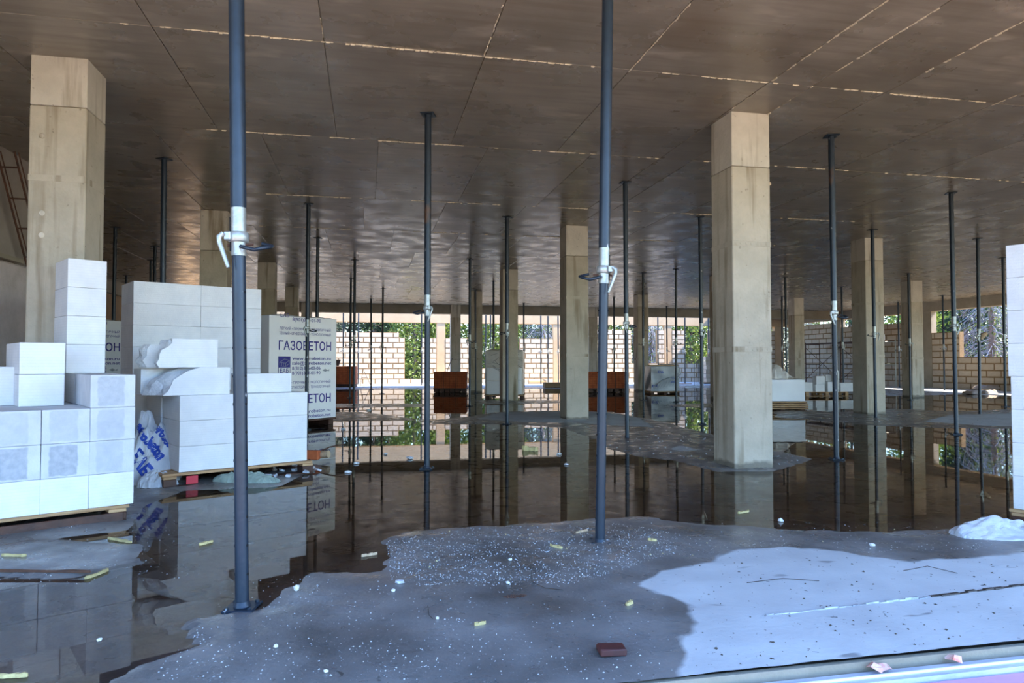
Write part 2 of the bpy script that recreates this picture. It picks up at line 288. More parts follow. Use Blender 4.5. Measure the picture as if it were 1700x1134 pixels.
# ------------------------------------------------------------------ floor and water
def P(*pts): return [at(x, y, 0) for x, y in pts]
xs = np.unique(np.concatenate([np.arange(XL, -3.2, .12), np.arange(-3.2, 4.6, .036), np.arange(4.6, 9, .07), np.arange(9, XR, .14), [XR]]))
ys = np.unique(np.concatenate([np.arange(YF, 6, .03), np.arange(6, 12, .05), np.arange(12, YB, .11), [YB]]))
GX, GY = np.meshgrid(xs, ys); sc_ = np.clip(GY/8, 0.5, 4)
wob = (fbm(GX*1.6, GY*1.2, 5, 3)-0.5)*0.30*sc_+(fbm(GX*7, GY*6, 3, 9)-0.5)*0.10*sc_
isl = np.full(GX.shape, -1.0)
for poly, h in ((P((690, 700), (780, 691), (830, 684), (900, 682), (1010, 684), (1100, 700), (1180, 722), (1195, 735), (1300, 752), (1345, 762), (1290, 783), (1190, 784), (1120, 765), (1060, 758), (1010, 745), (980, 725), (930, 710), (860, 705), (800, 704), (720, 704)), 1),
                (P((540, 670), (700, 670), (712, 674), (700, 676), (540, 677)), .6), (P((500, 700), (540, 684), (600, 684), (650, 690), (690, 697), (560, 699)), .7),
                (P((1290, 680), (1400, 684), (1500, 679), (1580, 683), (1690, 679), (1760, 680), (1760, 712), (1690, 712), (1540, 710), (1450, 706), (1350, 697), (1290, 693)), 1),
                (P((790, 664), (930, 665), (935, 669), (860, 671), (790, 670)), .6), (P((1100, 672), (1190, 670), (1190, 677), (1120, 676)), .5),
                (P((400, 647), (700, 646.5), (1180, 644), (1340, 648), (1420, 650), (1480, 657), (1560, 656), (1600, 654), (1700, 658), (1800, 655), (1800, 600.0+12), (400, 600+12)), 1.2)):
    isl = np.maximum(isl, np.clip(sdpoly(GX, GY, poly)+wob*0.5, -1, 1)/np.clip(sc_, .6, 9)*2.2*h)
near = P((-400, 905), (60, 892), (230, 905), (228, 950), (150, 985), (330, 1000), (430, 1010), (520, 955), (640, 948), (640, 900), (660, 884), (760, 876), (860, 872), (960, 862), (1060, 858), (1150, 868), (1300, 880), (1450, 884), (1600, 880), (2400, 850), (2400, 1160), (-400, 1160))
lfilm = P((-400, 955), (120, 958), (235, 935), (330, 960), (410, 1012), (300, 1035), (330, 1075), (230, 1105), (160, 1150), (-400, 1150))
nd = sdpoly(GX, GY, near)+wob*0.25
isl = np.maximum(isl, np.clip(nd*1.6, -1, 0.7))
lf = sdpoly(GX, GY, lfilm)+wob*0.6; isl = np.where(lf > 0, np.minimum(isl, -lf*2), isl)
# mortar and debris mound by the pallets
isl = np.maximum(isl, np.clip((sdpoly(GX, GY, P((-100, 840), (225, 835), (225, 800), (340, 790), (520, 770), (540, 775), (460, 808), (300, 815), (240, 840), (210, 880), (-100, 920)))+wob*.4)*1.5, -1, .5))
Z = np.where(isl > 0, 0.020*(1-np.exp(-isl*3)), 0.030*np.clip(isl, -1, 0))
nearz = np.clip(nd*3+1, 0, 1)*(GY < 5.5)
amp = np.where(isl > 0, 0.006, 0.002)+0.006*nearz*np.exp(-np.abs(isl)*2.5); Z = Z+(fbm(GX*9, GY*9, 4, 21)-0.5)*amp
grav = np.clip((sdpoly(GX, GY, P((640, 900), (860, 873), (1010, 868), (1130, 895), (1090, 935), (900, 980), (700, 985), (640, 960)))+wob*.4)*4, 0, 1)
Z = Z+grav*((fbm(GX*24, GY*24, 2, 5)-0.45)*0.013)
drp = sdpoly(GX, GY, P((1122, 1140), (1140, 1090), (1120, 1070), (1150, 1040), (1140, 1005), (1050, 977), (1100, 955), (1180, 937), (1230, 920), (1310, 914), (1400, 921), (1500, 937), (1570, 932), (1700, 924), (2300, 900), (2300, 1160), (1122, 1160)))
dry = np.clip(0.5+(drp+(fbm(GX*5, GY*5, 4, 31)-.5)*.14)*6, 0, 1)
for poly in (P((790, 697), (830, 686), (930, 684), (1005, 686), (1060, 694), (1085, 711), (1030, 709), (960, 704), (880, 703)), P((1110, 748), (1130, 743), (1165, 750), (1130, 752)),
             P((1530, 702), (1580, 690), (1700, 688), (1760, 690), (1760, 709), (1640, 709))):
    dry = np.maximum(dry, np.clip(0.5+(sdpoly(GX, GY, poly)+wob*.15)*4/np.clip(sc_, 1, 3), 0, 0.75))
dry = np.maximum(dry, np.clip((GY-27.2+wob)*1.5, 0, 0.95)); dry = np.maximum(dry, np.clip((GX-18.2+wob)*1.2*(GY > 16), 0, .9))
nx, ny = len(xs), len(ys); idx = np.arange(nx*ny).reshape(ny, nx)
me = bpy.data.meshes.new('floor'); V3 = np.stack([GX, GY, Z], -1).reshape(-1, 3)
Q = np.stack([idx[:-1, :-1], idx[:-1, 1:], idx[1:, 1:], idx[1:, :-1]], -1).reshape(-1, 4)
me.vertices.add(len(V3)); me.vertices.foreach_set('co', V3.ravel()); me.loops.add(Q.size); me.loops.foreach_set('vertex_index', Q.ravel())
me.polygons.add(len(Q)); me.polygons.foreach_set('loop_start', np.arange(0, Q.size, 4)); me.update(calc_edges=True); me.validate()
me.polygons.foreach_set('use_smooth', np.ones(len(Q), bool)); a_ = me.attributes.new('dry', 'FLOAT', 'POINT'); a_.data.foreach_set('value', dry.ravel().astype(np.float32)); me.materials.append(M['floor'])
fl = bpy.data.objects.new('floor', me); COL.objects.link(fl); tag(fl, 'wet concrete floor slab with silt ridges and one dry pale patch', 'floor', kind='structure')
MB().box((XL, YF, -0.30), (XR, YB+.3, -0.06)).build('slab', 'beam', fl)
MB().box((XL, YF, -0.30), (XR, YF+.02, -0.004)).build('slab_edge', 'beam', fl)
def fz(x, y): return float(Z[min(ny-1, int(np.searchsorted(ys, y))), min(nx-1, int(np.searchsorted(xs, x)))])
w_ = MB().add([(XL, YF+.03, 0), (XR, YF+.03, 0), (XR, YB, 0), (XL, YB, 0)], [(0, 1, 2, 3)]).build('puddle_water', 'water')
tag(w_, 'still rainwater puddle covering the floor and mirroring the hall', 'puddle', kind='stuff')

# ------------------------------------------------------------------ ceiling
ce = MB().box((XL, 0.7, H+.012), (XR+.3, 28.9, H+.3)).box((17.5, 28.9, H+.012), (XR+.3, YB+.3, H+.3)).build('ceiling', 'ceiling'); tag(ce, 'board marked grey brown concrete slab overhead', 'ceiling', kind='structure')  # unseen front overhang added to block sun; last bay left open to admit it
rowsY = [YF, 2.8, 5.25, 7.49, 9.62, 10.2, 12.62, 15.04, 17.4, 19.8, 22.2, 24.6, 27.0, 28.6]
base1 = [-3.96, -2.72, -1.51, -.33, .88, 2.08, 3.33, 3.74, 4.46, 5.64, 6.86, 8.06, 9.3, 9.75, 10.95]
base2 = [-3.96, -2.16, -1.1, .10, 1.30, 2.5, 3.33, 3.74, 4.94, 6.1, 7.3, 8.5, 9.3, 9.75, 10.9]
pan = {}
def panel(w, l):
    k = (round(w, 3), round(l, 3))
    if k not in pan:
        o = MB().bbox((-w/2+.003, -l/2+.003, 0), (w/2-.003, l/2-.003, .03), 0.003).build('panel', 'ceiling', ce); pan[k] = o; return o
    return link_copy(pan[k], ce)
farp = MB()
for r in range(len(rowsY)-1):
    y0, y1 = rowsY[r], rowsY[r+1]
    if r < 3: X = [x for x in base1]
    elif r in (3, 4): X = [x for x in base2]
    else: off = (r*0.53) % 1.2; X = list(np.arange(-3.96+off-1.2, 10.9, 1.21))
    while X[-1] < XR-.3: X.append(X[-1]+1.21)
    X = [x for x in X if x > -3.96 and x < XR]; X = [-3.96 if y1 < 10.3 else XL]+X+[XR]
    if X[1]-X[0] > 1.5: X = [X[0], X[1]-1.21] + X[1:] if X[1]-1.21 > X[0] else X
    for a, b in zip(X[:-1], X[1:]):
        if b-a < .08: continue
        if y0 > 24: farp.box((a+.003, y0+.003, H), (b-.003, y1-.003, H+.03)); continue
        o = panel(b-a, y1-y0); o.location = ((a+b)/2, (y0+y1)/2, H+random.uniform(-.0012, .0012))
for a in np.arange(17.5, XR-1, 1.21): farp.box((a+.003, 28.603, H), (a+1.207, YB, H+.03))
o = farp.build('far_panels', 'ceiling', ce); o['kind'] = 'stuff'
def fins(name, segs, dens=1.0):
    m = MB()
    for (x0, y0, x1, y1, w) in segs:
        L = math.hypot(x1-x0, y1-y0); n = int(L/.03); dx, dy = (x1-x0)/L, (y1-y0)/L; px, py = -dy, dx; t = 0
        while t < L:
            l = random.uniform(.02, .09); 
            if random.random() < dens*(0.55+0.45*math.sin(t*3+x0)):
                ww = random.uniform(.3, 1.0)*w; h = random.uniform(.004, .012); o_ = random.uniform(-.002, .002)
                c = [(x0+dx*t+px*(o_-ww/2), y0+dy*t+py*(o_-ww/2)), (x0+dx*(t+l)+px*(o_-ww/2*random.uniform(.3, 1)), y0+dy*(t+l)+py*(o_-ww/2)), (x0+dx*(t+l)+px*(o_+ww/2), y0+dy*(t+l)+py*(o_+ww/2)), (x0+dx*t+px*(o_+ww/2*random.uniform(.3, 1)), y0+dy*t+py*(o_+ww/2))]
                m.add([(a, b, H-.0) for a, b in c]+[(a*.7+c[0][0]*.3, b*.7+c[0][1]*.3, H-h) for a, b in c], [(4, 7, 6, 5), (0, 1, 5, 4), (1, 2, 6, 5), (2, 3, 7, 6), (3, 0, 4, 7)])
            t += l
    o = m.build(name, 'fin', ce); o['kind'] = 'stuff'; return o
fins('mortar_fins', [(-2.1, 5.25, -.3, 5.25, .012), (-.3, 5.25, .87, 5.25, .026), (3.3, 5.25, 6.4, 5.25, .020), (-2.16, 7.49, .1, 7.49, .024), (2.0, 7.49, 3.3, 7.49, .012), (3.8, 7.49, 9.4, 7.49, .020),
      (-2.1, 10.2, 3.3, 10.2, .020), (3.8, 10.2, 8, 10.2, .014), (.1, 7.49, 2.0, 7.49, .007), (-2.1, 2.8, 5, 2.8, .012), (.88, 5.25, 3.3, 5.25, .006), (3.33, 2.8, 3.33, 5.9, .010), (3.74, 3, 3.74, 5.9, .012),
      (4.46, 2.8, 4.46, 5.25, .010), (.87, 2.8, .87, 5.25, .010), (2.08, 2.8, 2.08, 5.25, .008), (-.33, 2.8, -.33, 5.25, .009), (-2.2, 12.62, 9, 12.62, .012), (-4, 7.49, -2.9, 7.49, .01), (5.64, 2.8, 5.64, 5.25, .005), (3.74, 6.4, 5.2, 9.5, .004)], 1.0)
# ------------------------------------------------------------------ beams, side walls
bm_ = MB().bbox((XL, 28.45, 3.0), (XR, 28.75, H+.01), .01).build('trim_1', 'beam'); tag(bm_, 'dropped concrete beam crossing the hall before the window bay', 'beam', kind='structure')
bm_ = MB().bbox((XR-.12, 2.05, 3.0), (XR+.2, YB+.2, H+.01), .01).build('trim_2', 'beam'); tag(bm_, 'concrete edge beam above the right hand wall', 'beam', kind='structure')
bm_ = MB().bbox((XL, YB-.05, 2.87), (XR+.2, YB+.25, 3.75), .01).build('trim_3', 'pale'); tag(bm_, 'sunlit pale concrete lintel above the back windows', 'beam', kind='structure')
wl = MB().box((-4.2, 2.05, 0), (-3.96, 10.8, H+.01)).build('wall_left', 'sidewall'); tag(wl, 'plain grey concrete wall at the left edge', 'wall', kind='structure')
o = MB().bbox((-3.97, 2.3, 0), (-3.76, atX(47, 500, -3.76)[1], 2.08), .02).build('lower_wall', 'pinkwall', wl)
o = MB().box((-3.99, 2.3, 2.085), (-3.70, atX(40, 430, -3.7)[1], 2.13)).build('ledge', 'beam', wl)
o = MB().tube([(-3.75, 7.95, 1.35), (-3.745, 8.0, 1.55), (-3.75, 8.0, 1.75), (-3.75, 7.97, 1.85)], [.015, .035, .03, .01], 8).build('foam_blob', 'foamyellow', wl)
wl2 = MB().box((XL-.2, 10.8, 0), (XL, YB, H)).build('wall_left.001', 'ochre'); tag(wl2, 'brown far wall seen between column and block stack', 'wall', kind='structure')
MB().bbox((XL, 10.8, 2.98), (XL+.15, YB-.3, H), .01).build('edge_beam', 'beam', wl2)
MB().box((XL-.2, 10.6, 0), (-4.2, 10.8, H+.01)).build('return_wall', 'sidewall', wl2)
ORD = ['first', 'second', 'third', 'fourth', 'fifth', 'sixth', 'seventh', 'eighth']
# floor strip and front ledge
def ribbon(m, p, q, w, h, z0, n=20, jit=.004, mi=0):
    for i in range(n):
        a = Vector(p).lerp(Vector(q), i/n); b = Vector(p).lerp(Vector(q), (i+1)/n); d = (b-a).normalized(); s = Vector((-d.y, d.x))*w/2
        hh = h*random.uniform(.6, 1.1); j = random.uniform(-jit, jit)
        m.add([(a.x-s.x, a.y-s.y+j, z0), (b.x-s.x, b.y-s.y+j, z0), (b.x+s.x, b.y+s.y+j, z0), (a.x+s.x, a.y+s.y+j, z0), (a.x-s.x*.6, a.y-s.y*.6+j, z0+hh), (b.x-s.x*.6, b.y-s.y*.6+j, z0+hh), (b.x+s.x*.6, b.y+s.y*.6+j, z0+hh), (a.x+s.x*.6, a.y+s.y*.6+j, z0+hh)],
              [(0, 3, 2, 1), (4, 5, 6, 7), (0, 1, 5, 4), (2, 3, 7, 6), (1, 2, 6, 5), (3, 0, 4, 7)], mi)
m = MB(); ribbon(m, at(1272, 1021, .02), at(1545, 990, .02), .016, .012, .012, 24); ribbon(m, at(1545, 990, .02), at(1800, 958, .02), .024, .010, .012, 18, mi=1)
o = m.build('floor_strip', ['strip', 'darksteel']); tag(o, 'raised mortar strip running across the dry pale floor patch', 'strip')
m = MB().bbox((-5, 1.975, -.10), (8, 2.052, -.03), .004); o = m.build('trim_4', 'flash'); tag(o, 'grey flashing board along the front slab edge', 'flashing', kind='structure')
m = MB().tube([(-5, 2.008, -.027), (1.2, 2.008, -.027), (4, 2.010, -.026), (8, 2.008, -.027)], .006, 8); m.build('white_lip', 'lip', o)
ins_ = MB()
for i, x in enumerate(np.arange(-5, 8, 1.25)):
    o = MB().bbox((x+.004, 1.15, -.16), (x+1.246, 1.968, -.042), .006).build('insulation_board', 'xps')
    tag(o, 'pink insulation board below the front slab edge, %s from the left' % (ORD+['ninth', 'tenth', 'eleventh'])[i], 'insulation board', 'insulation boards along the front edge')
for k, (px, py) in enumerate(((1437, 1112), (1462, 1120), (1598, 1106))):
    x, y = at(px, py, -.03); m = MB(); 
    pts = [(0, 0, 0), (.03, .01, .012), (.05, -.01, .004), (.045, -.04, .01), (.02, -.05, .0), (-.005, -.03, .014), (.02, -.015, .022)]
    m.add(pts, [(0, 6, 1), (1, 6, 2), (2, 6, 3), (3, 6, 4), (4, 6, 5), (5, 6, 0), (0, 1, 2, 3, 4, 5)]); o = m.build('torn_film', 'orange', loc=(x, y, -.022), rz=k*1.3)
    tag(o, ['torn orange film scrap at the left end of the front ledge', 'small orange film scrap right of the larger left scrap', 'orange and white film scrap farther right on the front ledge'][k], 'film scrap')
# ------------------------------------------------------------------ columns
CX = [-2.56, 3.36, 9.28, 15.42]; CY = [5.93, 11.5, 17.25, 22.85, 28.35]
cl = {(0, 0): 'tall concrete column at far left behind the white block stacks', (1, 0): 'large concrete column right of centre with pale band on top, nearest on the right',
      (1, 1): 'concrete column in the centre on the dry grey island', (0, 1): 'concrete column behind the tall white block stack left of the first steel prop', (0, 2): 'smaller concrete column right of the first prop above the printed pack',
      (0, 3): 'small far column just above the printed pack', (2, 1): 'concrete column at right with a steel prop standing before it', (3, 2): 'concrete column at far right left of the window jamb',
      (3, 3): 'small far column behind the film covered pallet right of the big column', (1, 2): 'concrete column with the wrapped pallet standing behind it', (1, 3): 'far dark column left of the wrapped pallet',
      (1, 4): 'far slim column above the middle red brick pack', (2, 3): 'far column left of the blue grey tarp covered pallet', (2, 4): 'far column just right of the centre island column'}
for i, x in enumerate(CX):
    for j, y in enumerate(CY):
        if (i, j) in ((3, 0), (2, 0)): pass
        lab = cl.get((i, j), 'concrete column mostly hidden behind nearer columns')
        e = empty('column', (x, y, 0), 0, lab, 'column', kind='structure')
        zj = {(0, 0): 2.99, (1, 0): 2.86}.get((i, j), 2.85+.1*((i*7+j*3) % 3-1)); tw = .4
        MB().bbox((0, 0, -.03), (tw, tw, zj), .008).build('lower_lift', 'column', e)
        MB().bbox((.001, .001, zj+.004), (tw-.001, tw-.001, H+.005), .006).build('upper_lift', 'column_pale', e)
        for zb in ((2.40,) if (i, j) == (0, 0) else (1.10, 2.1)):
            m = MB().bbox((-.002, -.002, zb), (tw+.002, tw+.002, zb+.05), .002)
            for q in range(7): m.cyl((.04+.053*q, -.005, zb+.025), (.04+.053*q, 0, zb+.025), .012, 8)
            m.build('form_band', 'column', e)
        if (i, j) == (0, 0):
            for (hx, hz) in ((.10, 2.15), (.10, 1.98), (.09, 2.75)): MB().tube([(hx, -.006, hz), (hx, .0, hz)], [.017, .022], 12).build('tie_plug', 'column_pale', e)
        if (i, j) == (1, 0): MB().bbox((.395, .02, 2.70), (.425, .08, 2.73), .004).build('timber_plug', 'woodpale', e)
# ------------------------------------------------------------------ back wall bays
blk = None
def block_part(par, x0, x1, z, yc, along='x', h=.205, t=.22):
    global blk
    if blk is None:
        blk = MB().bbox((-.5, -.5, -.5), (.5, .5, .5), .012, jit=.004).build('block', 'block_far'); blk.hide_render = True; B0 = blk
        me0 = blk.data; bpy.data.objects.remove(blk); blk = me0
    o = bpy.data.objects.new('block', blk); COL.objects.link(o); o.parent = par; L = x1-x0-.052
    j = random.uniform(-.006, .006)
    if along == 'x': o.location = ((x0+x1)/2, yc+j, z+h/2+.026); o.scale = (L, t, h)
    else: o.location = (yc+j, (x0+x1)/2, z+h/2+.026); o.scale = (t, L, h)
    return o
def infill(name, label, a, b, c0, fixed, along='x', rows=10, holes=(), step=0.54, ch=.24, tops=None):
    """coursed block wall from a to b; holes = (x0, x1, first open course); tops = {(x0,x1): rows}"""
    e = empty(name, (0, 0, 0), 0, label, 'wall', kind='structure'); m = MB()
    def rtop(x):
        for (p, q), r in (tops or {}).items():
            if p <= x < q: return r
        return rows
    edges = sorted(set([a, b]+[h[0] for h in holes if a < h[0] < b]+[h[1] for h in holes if a < h[1] < b]+[t for k in (tops or {}) for t in k if a < t < b]))
    for r in range(max([rows]+list((tops or {}).values()))):
        segs = []; 
        for p, q in zip(edges[:-1], edges[1:]):
            mid = (p+q)/2
            if r >= rtop(mid): continue
            if any(h[0] <= mid < h[1] and r >= h[2] for h in holes): continue
            if segs and abs(segs[-1][1]-p) < 1e-6: segs[-1][1] = q
            else: segs.append([p, q])
        for p, q in segs:
            z = r*ch
            if along == 'x': m.box((p+.004, fixed-.098, z), (q-.004, fixed+.098, z+ch-.002))
            else: m.box((fixed-.098, p+.004, z), (fixed+.098, q-.004, z+ch-.002))
            x = p; first = (step*.5 if r % 2 else step)
            cuts = [p]; x = p+first*random.uniform(.92, 1.05)
            while x < q-.14: cuts.append(x); x += step*random.uniform(.97, 1.04)
            cuts.append(q)
            for u, w in zip(cuts[:-1], cuts[1:]): block_part(e, u, w, z, fixed, along, h=ch-.052)
    m.build('mortar', 'mortar', e); return e
YW = YB+.08
infill('infill_wall', 'pale block infill wall far left behind the printed pack', XL, -2.75, 0, YW, rows=10)
infill('infill_wall', 'sunlit pale block wall with stepped top left of the tall narrow opening', -2.35, 3.2, 0, YW, rows=10, holes=[(1.72, 2.5, 1)], tops={(1.45, 1.72): 9, (2.5, 3.2): 9})
infill('infill_wall', 'pale block wall behind the middle brick pack and wrapped pallet', 3.6, 8.88, 0, YW, rows=9, holes=[(5.2, 7.2, 3)])
infill('infill_wall', 'pale block wall with window opening right of the centre column', 9.22, 14.7, 0, YW, rows=11, holes=[(12.92, 14.3, 4)], tops={(14.3, 14.7): 11})
infill('infill_wall', 'pale block wall with wide window left of the big right column', 15.1, 20.9, 0, YW, rows=11, holes=[(15.8, 17.15, 4), (18.1, 18.9, 4)])
for k, (x0, x1) in enumerate(((-2.75, -2.35), (3.2, 3.6), (8.88, 9.22), (14.7, 15.1), (20.9, 21.4))):
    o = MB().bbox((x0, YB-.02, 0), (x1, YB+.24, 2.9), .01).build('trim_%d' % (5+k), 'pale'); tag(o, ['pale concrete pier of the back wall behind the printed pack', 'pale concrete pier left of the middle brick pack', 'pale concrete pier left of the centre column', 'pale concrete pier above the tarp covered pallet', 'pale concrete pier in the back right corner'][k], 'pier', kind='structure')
XW = XR+.05
infill('wall_right', 'shaded block wall behind the scaffold on the right', 28.95, YB-.05, 0, XW, 'y', rows=12, step=.56)
infill('wall_right', 'shaded block wall between scaffold and far right column', 23.9, 28.5, 0, XW, 'y', rows=11, step=.56)
infill('wall_right', 'grey block wall with square window opening at far right', 15.4, 23.2, 0, XW, 'y', rows=9, holes=[(19.9, 21.9, 5)], step=.60, tops={(21.9, 23.2): 9, (15.4, 19.9): 9})
for k, (y0, y1) in enumerate(((28.5, 28.95), (23.2, 23.9), (15.0, 15.4), (9, 9.4), (2.05, 2.5))):
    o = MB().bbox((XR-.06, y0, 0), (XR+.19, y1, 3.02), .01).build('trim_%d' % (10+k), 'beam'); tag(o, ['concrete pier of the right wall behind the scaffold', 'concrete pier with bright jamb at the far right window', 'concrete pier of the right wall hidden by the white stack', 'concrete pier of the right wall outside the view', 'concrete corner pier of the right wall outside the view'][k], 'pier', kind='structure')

# ------------------------------------------------------------------ steel props
def make_prop(m_=1):
    e = empty('steel_prop')
    MB().cyl((0, 0, .012), (0, 0, 1.46), .0268, 20).build('lower_tube', 'steel', e)
    hm = MB()
    for k in range(11):
        for s in (-1, 1):
            hm.tube([(s*.0255, -.006, .14+k*.115), (s*.0272, -.0065, .14+k*.115)], .006, 8, caps=True)
    o = hm.build('pin_holes', 'hole', e); o['kind'] = 'stuff'
    slv = MB().tube([(0, 0, 1.44), (0, 0, 1.64)], .0295, 20).tube([(0, 0, 1.445+.0), (0, 0, 1.455)], .0315, 20).build('threaded_sleeve', 'zinc', e)
    t = MB()
    for k in range(15): t.tube([(0, 0, 1.545+k*.0063), (0, 0, 1.5475+k*.0063)], .0308, 20)
    t.build('thread', 'zinc', slv)['kind'] = 'stuff'
    MB().box((m_*.0285-.0035, -.014, 1.46), (m_*.0285+.0035, -.006, 1.60)).build('slot', 'hole', e)
    nut = MB().tube([(0, 0, 1.497), (0, 0, 1.502), (0, 0, 1.533), (0, 0, 1.538)], [.036, .041, .041, .036], 20)
    nut.bbox((m_*.030-.014, -.05, 1.50), (m_*.030+.014, -.02, 1.535), .004); nuto = nut.build('nut', 'zinc', e)
    MB().tube([(m_*.042, -.052, 1.527), (m_*.058, -.056, 1.512), (m_*.056, -.058, 1.49), (m_*.024, -.062, 1.40), (m_*.018, -.063, 1.385)], [.010, .011, .010, .0085, .007], 8).build('lever', 'zinc', nuto)
    pts = [(-m_*.02, -.034, 1.475), (-m_*.05, -.045, 1.465)]+[(-m_*(.085+.05*math.sin(a)), -.055+.055*(1-math.cos(a)), 1.456+.013*a) for a in np.linspace(0, PI*1.05, 8)]
    pino = MB().cyl((-m_*.06, 0, 1.487), (m_*.045, 0, 1.487), .006, 8).build('pin', 'rust', e)
    MB().tube(pts, .0078, 8).build('pin_hook', 'steel', pino)
    MB().tube([(0, 0, 1.64), (0, 0, H-.012)], .0315, 20).build('upper_tube', 'steel', e)
    b = MB().bbox((-.062, -.062, 0), (.062, .062, .011), .003)
    for sx in (-1, 1):
        for sy in (-1, 1): b.cyl((sx*.045, sy*.045, .011), (sx*.045, sy*.045, .019), .009, 6)
    b.tube([(0, 0, .01), (0, 0, .03)], [.036, .028], 16); b.build('base_plate', 'steel', e)
    MB().bbox((-.065, -.065, H-.012), (.065, .065, H-.001), .003).build('head_plate', 'steel', e)
    return e
PR = [make_prop(-1), make_prop(1)]
PL = [  # px, py of the head at the slab (or None + base pixel), label
 (711, 188, 'dark steel prop in the centre crossing in front of the middle brick pack', 1),
 (275, 264, 'grey steel prop rising behind the tall white block stack', 1),
 (512, 338, 'dark steel prop crossing in front of the printed pack', 0),
 (527, 395, 'thin dark steel prop just right of the one crossing the printed pack', 0),
 (191, 377, 'dark steel prop between the left column and the tall white stack', 1),
 (258, 409, 'right one of two thin props above the tall white stack', 0),
 (250, 432, 'left one of two thin props above the tall white stack', 1),
 (209, 457, 'tiny prop head showing at the left corner of the tall white stack', 1),
 (589, 432, 'thin dark prop right of the printed pack, thicker of its pair', 0),
 (582, 462, 'thin dark prop right of the printed pack, slimmer of its pair', 1),
 (596, 518, 'far thin prop before the sunlit block wall beside the iron sawhorse', 1),
 (570, 520, 'far thin prop nearest the printed pack in the window bay', 1),
 (617, 496, 'far thin prop left of the centre of the sunlit block wall', 1),
 (635, 479, 'thin dark prop before the brightest part of the sunlit wall', 0),
 (780, 430, 'dark steel prop close left of the wrapped pallet', 0),
 (790, 481, 'thin prop standing before the far dark column', 1),
 (820, 467, 'thin dark prop above the wrapped pallet', 0),
 (842, 360, 'dark steel prop in front of the column beside the wrapped pallet', 1),
 (870, 503, 'far thin prop just right of the wrapped pallet', 1),
 (1039, 302, 'dark steel prop right of the near right prop', 0),
 (1019, 493, 'far thin prop above the right brick pack', 1),
 (1067, 453, 'thin prop before the column beside the tarp covered pallet', 1),
 (1107, 508, 'far thin prop behind the tarp covered pallet', 0),
 (1121, 447, 'thin dark prop right of the tarp covered pallet', 0),
 (1163, 360, 'dark steel prop left of the big right column', 1),
 (1137, 524, 'far thin prop before the window left of the big column', 1),
 (1177, 524, 'far thin prop near the left face of the big column', 0),
 (1297, 492, 'far thin prop just right of the big column', 0),
 (1304, 460, 'thin dark prop right of the big column, thicker of its pair', 1),
 (1381, 224, 'tall dark steel prop between the two large right columns', 0),
 (1398, 476, 'thin dark prop before the scaffold and block heap', 1),
 (1449, 381, 'dark steel prop in front of the right column', 1),
 (1508, 454, 'thin dark prop in front of the far right column', 1),
 (1491, 501, 'far thin prop left of the far right column', 1),
 (1580, 320, 'tall dark prop before the square window at far right', 1),
 (1565, 490, 'far thin prop before the shaded block pier left of the square window', 1),
 (1621, 396, 'dark prop with a rag on its nut before the square window', 0),
 (1664, 428, 'thin dark prop at the edge of the tall right white stack', 0),
 (806, 523, 'far thin prop left one behind the wrapped pallet', 1), (814, 523, 'far thin prop right one behind the wrapped pallet', 0),
 (898, 524, 'far thin prop before the block pier left of the centre column', 1), (910, 525, 'far thin prop right of its neighbour before the block pier left of the centre column', 0),
 (927, 524, 'far thin prop against the pale pier left of the centre column', 0), (700, 522, 'far thin prop at the tall narrow opening', 1),
 (1093, 527, 'far thin prop before the pier above the tarp covered pallet', 0)]
used = [False, False]
def put_prop(x, y, k, label, lean=(0, 0), rz=None):
    if used[k]: e = copy_tree(PR[k])
    else: e = PR[k]; used[k] = True
    e.location = (x, y, fz(x, y) if False else 0.0); rz = -YAW if rz is None else rz
    v = Vector((lean[0], lean[1], H)); q = Vector((0, 0, 1)).rotation_difference(v.normalized()); e.rotation_euler = (q @ Matrix.Rotation(rz, 3, 'Z').to_quaternion()).to_euler()
    tag(e, label, 'prop', 'telescopic steel props under the slab'); return e
# the two nearest props, slightly off plumb
for (bx, by, dl, k, lab) in ((402, 1010, -.072, 0, 'nearest steel prop at left, standing in front of the white block stacks'), (996, 903, .062, 1, 'near steel prop right of centre with its lever on the right')):
    x, y = at(bx, by, 0); put_prop(x, y, k, lab, lean=(_r[0]*dl, _r[1]*dl))
for (px, py, lab, k) in PL:
    if py > 519 and py < 530:
        x, y, _ = atY(px, 600, random.uniform(29.6, 31.6))
    else: x, y = at(px, py, H)
    y = min(y, 32.2)
    put_prop(x, y, k, lab, lean=(random.uniform(-.02, .02), random.uniform(-.02, .02)), rz=-YAW+random.uniform(-.5, .5))
x, y = at(1621, 396, H)
o = MB().tube([(0.02, -.04, 1.44), (.06, -.05, 1.52), (.12, -.04, 1.55), (.15, -.03, 1.50)], [.02, .05, .045, .01], 7).build('rag', 'woodpale', loc=(x, y, 0)); tag(o, 'tan rag caught on the nut of a right hand prop', 'rag')

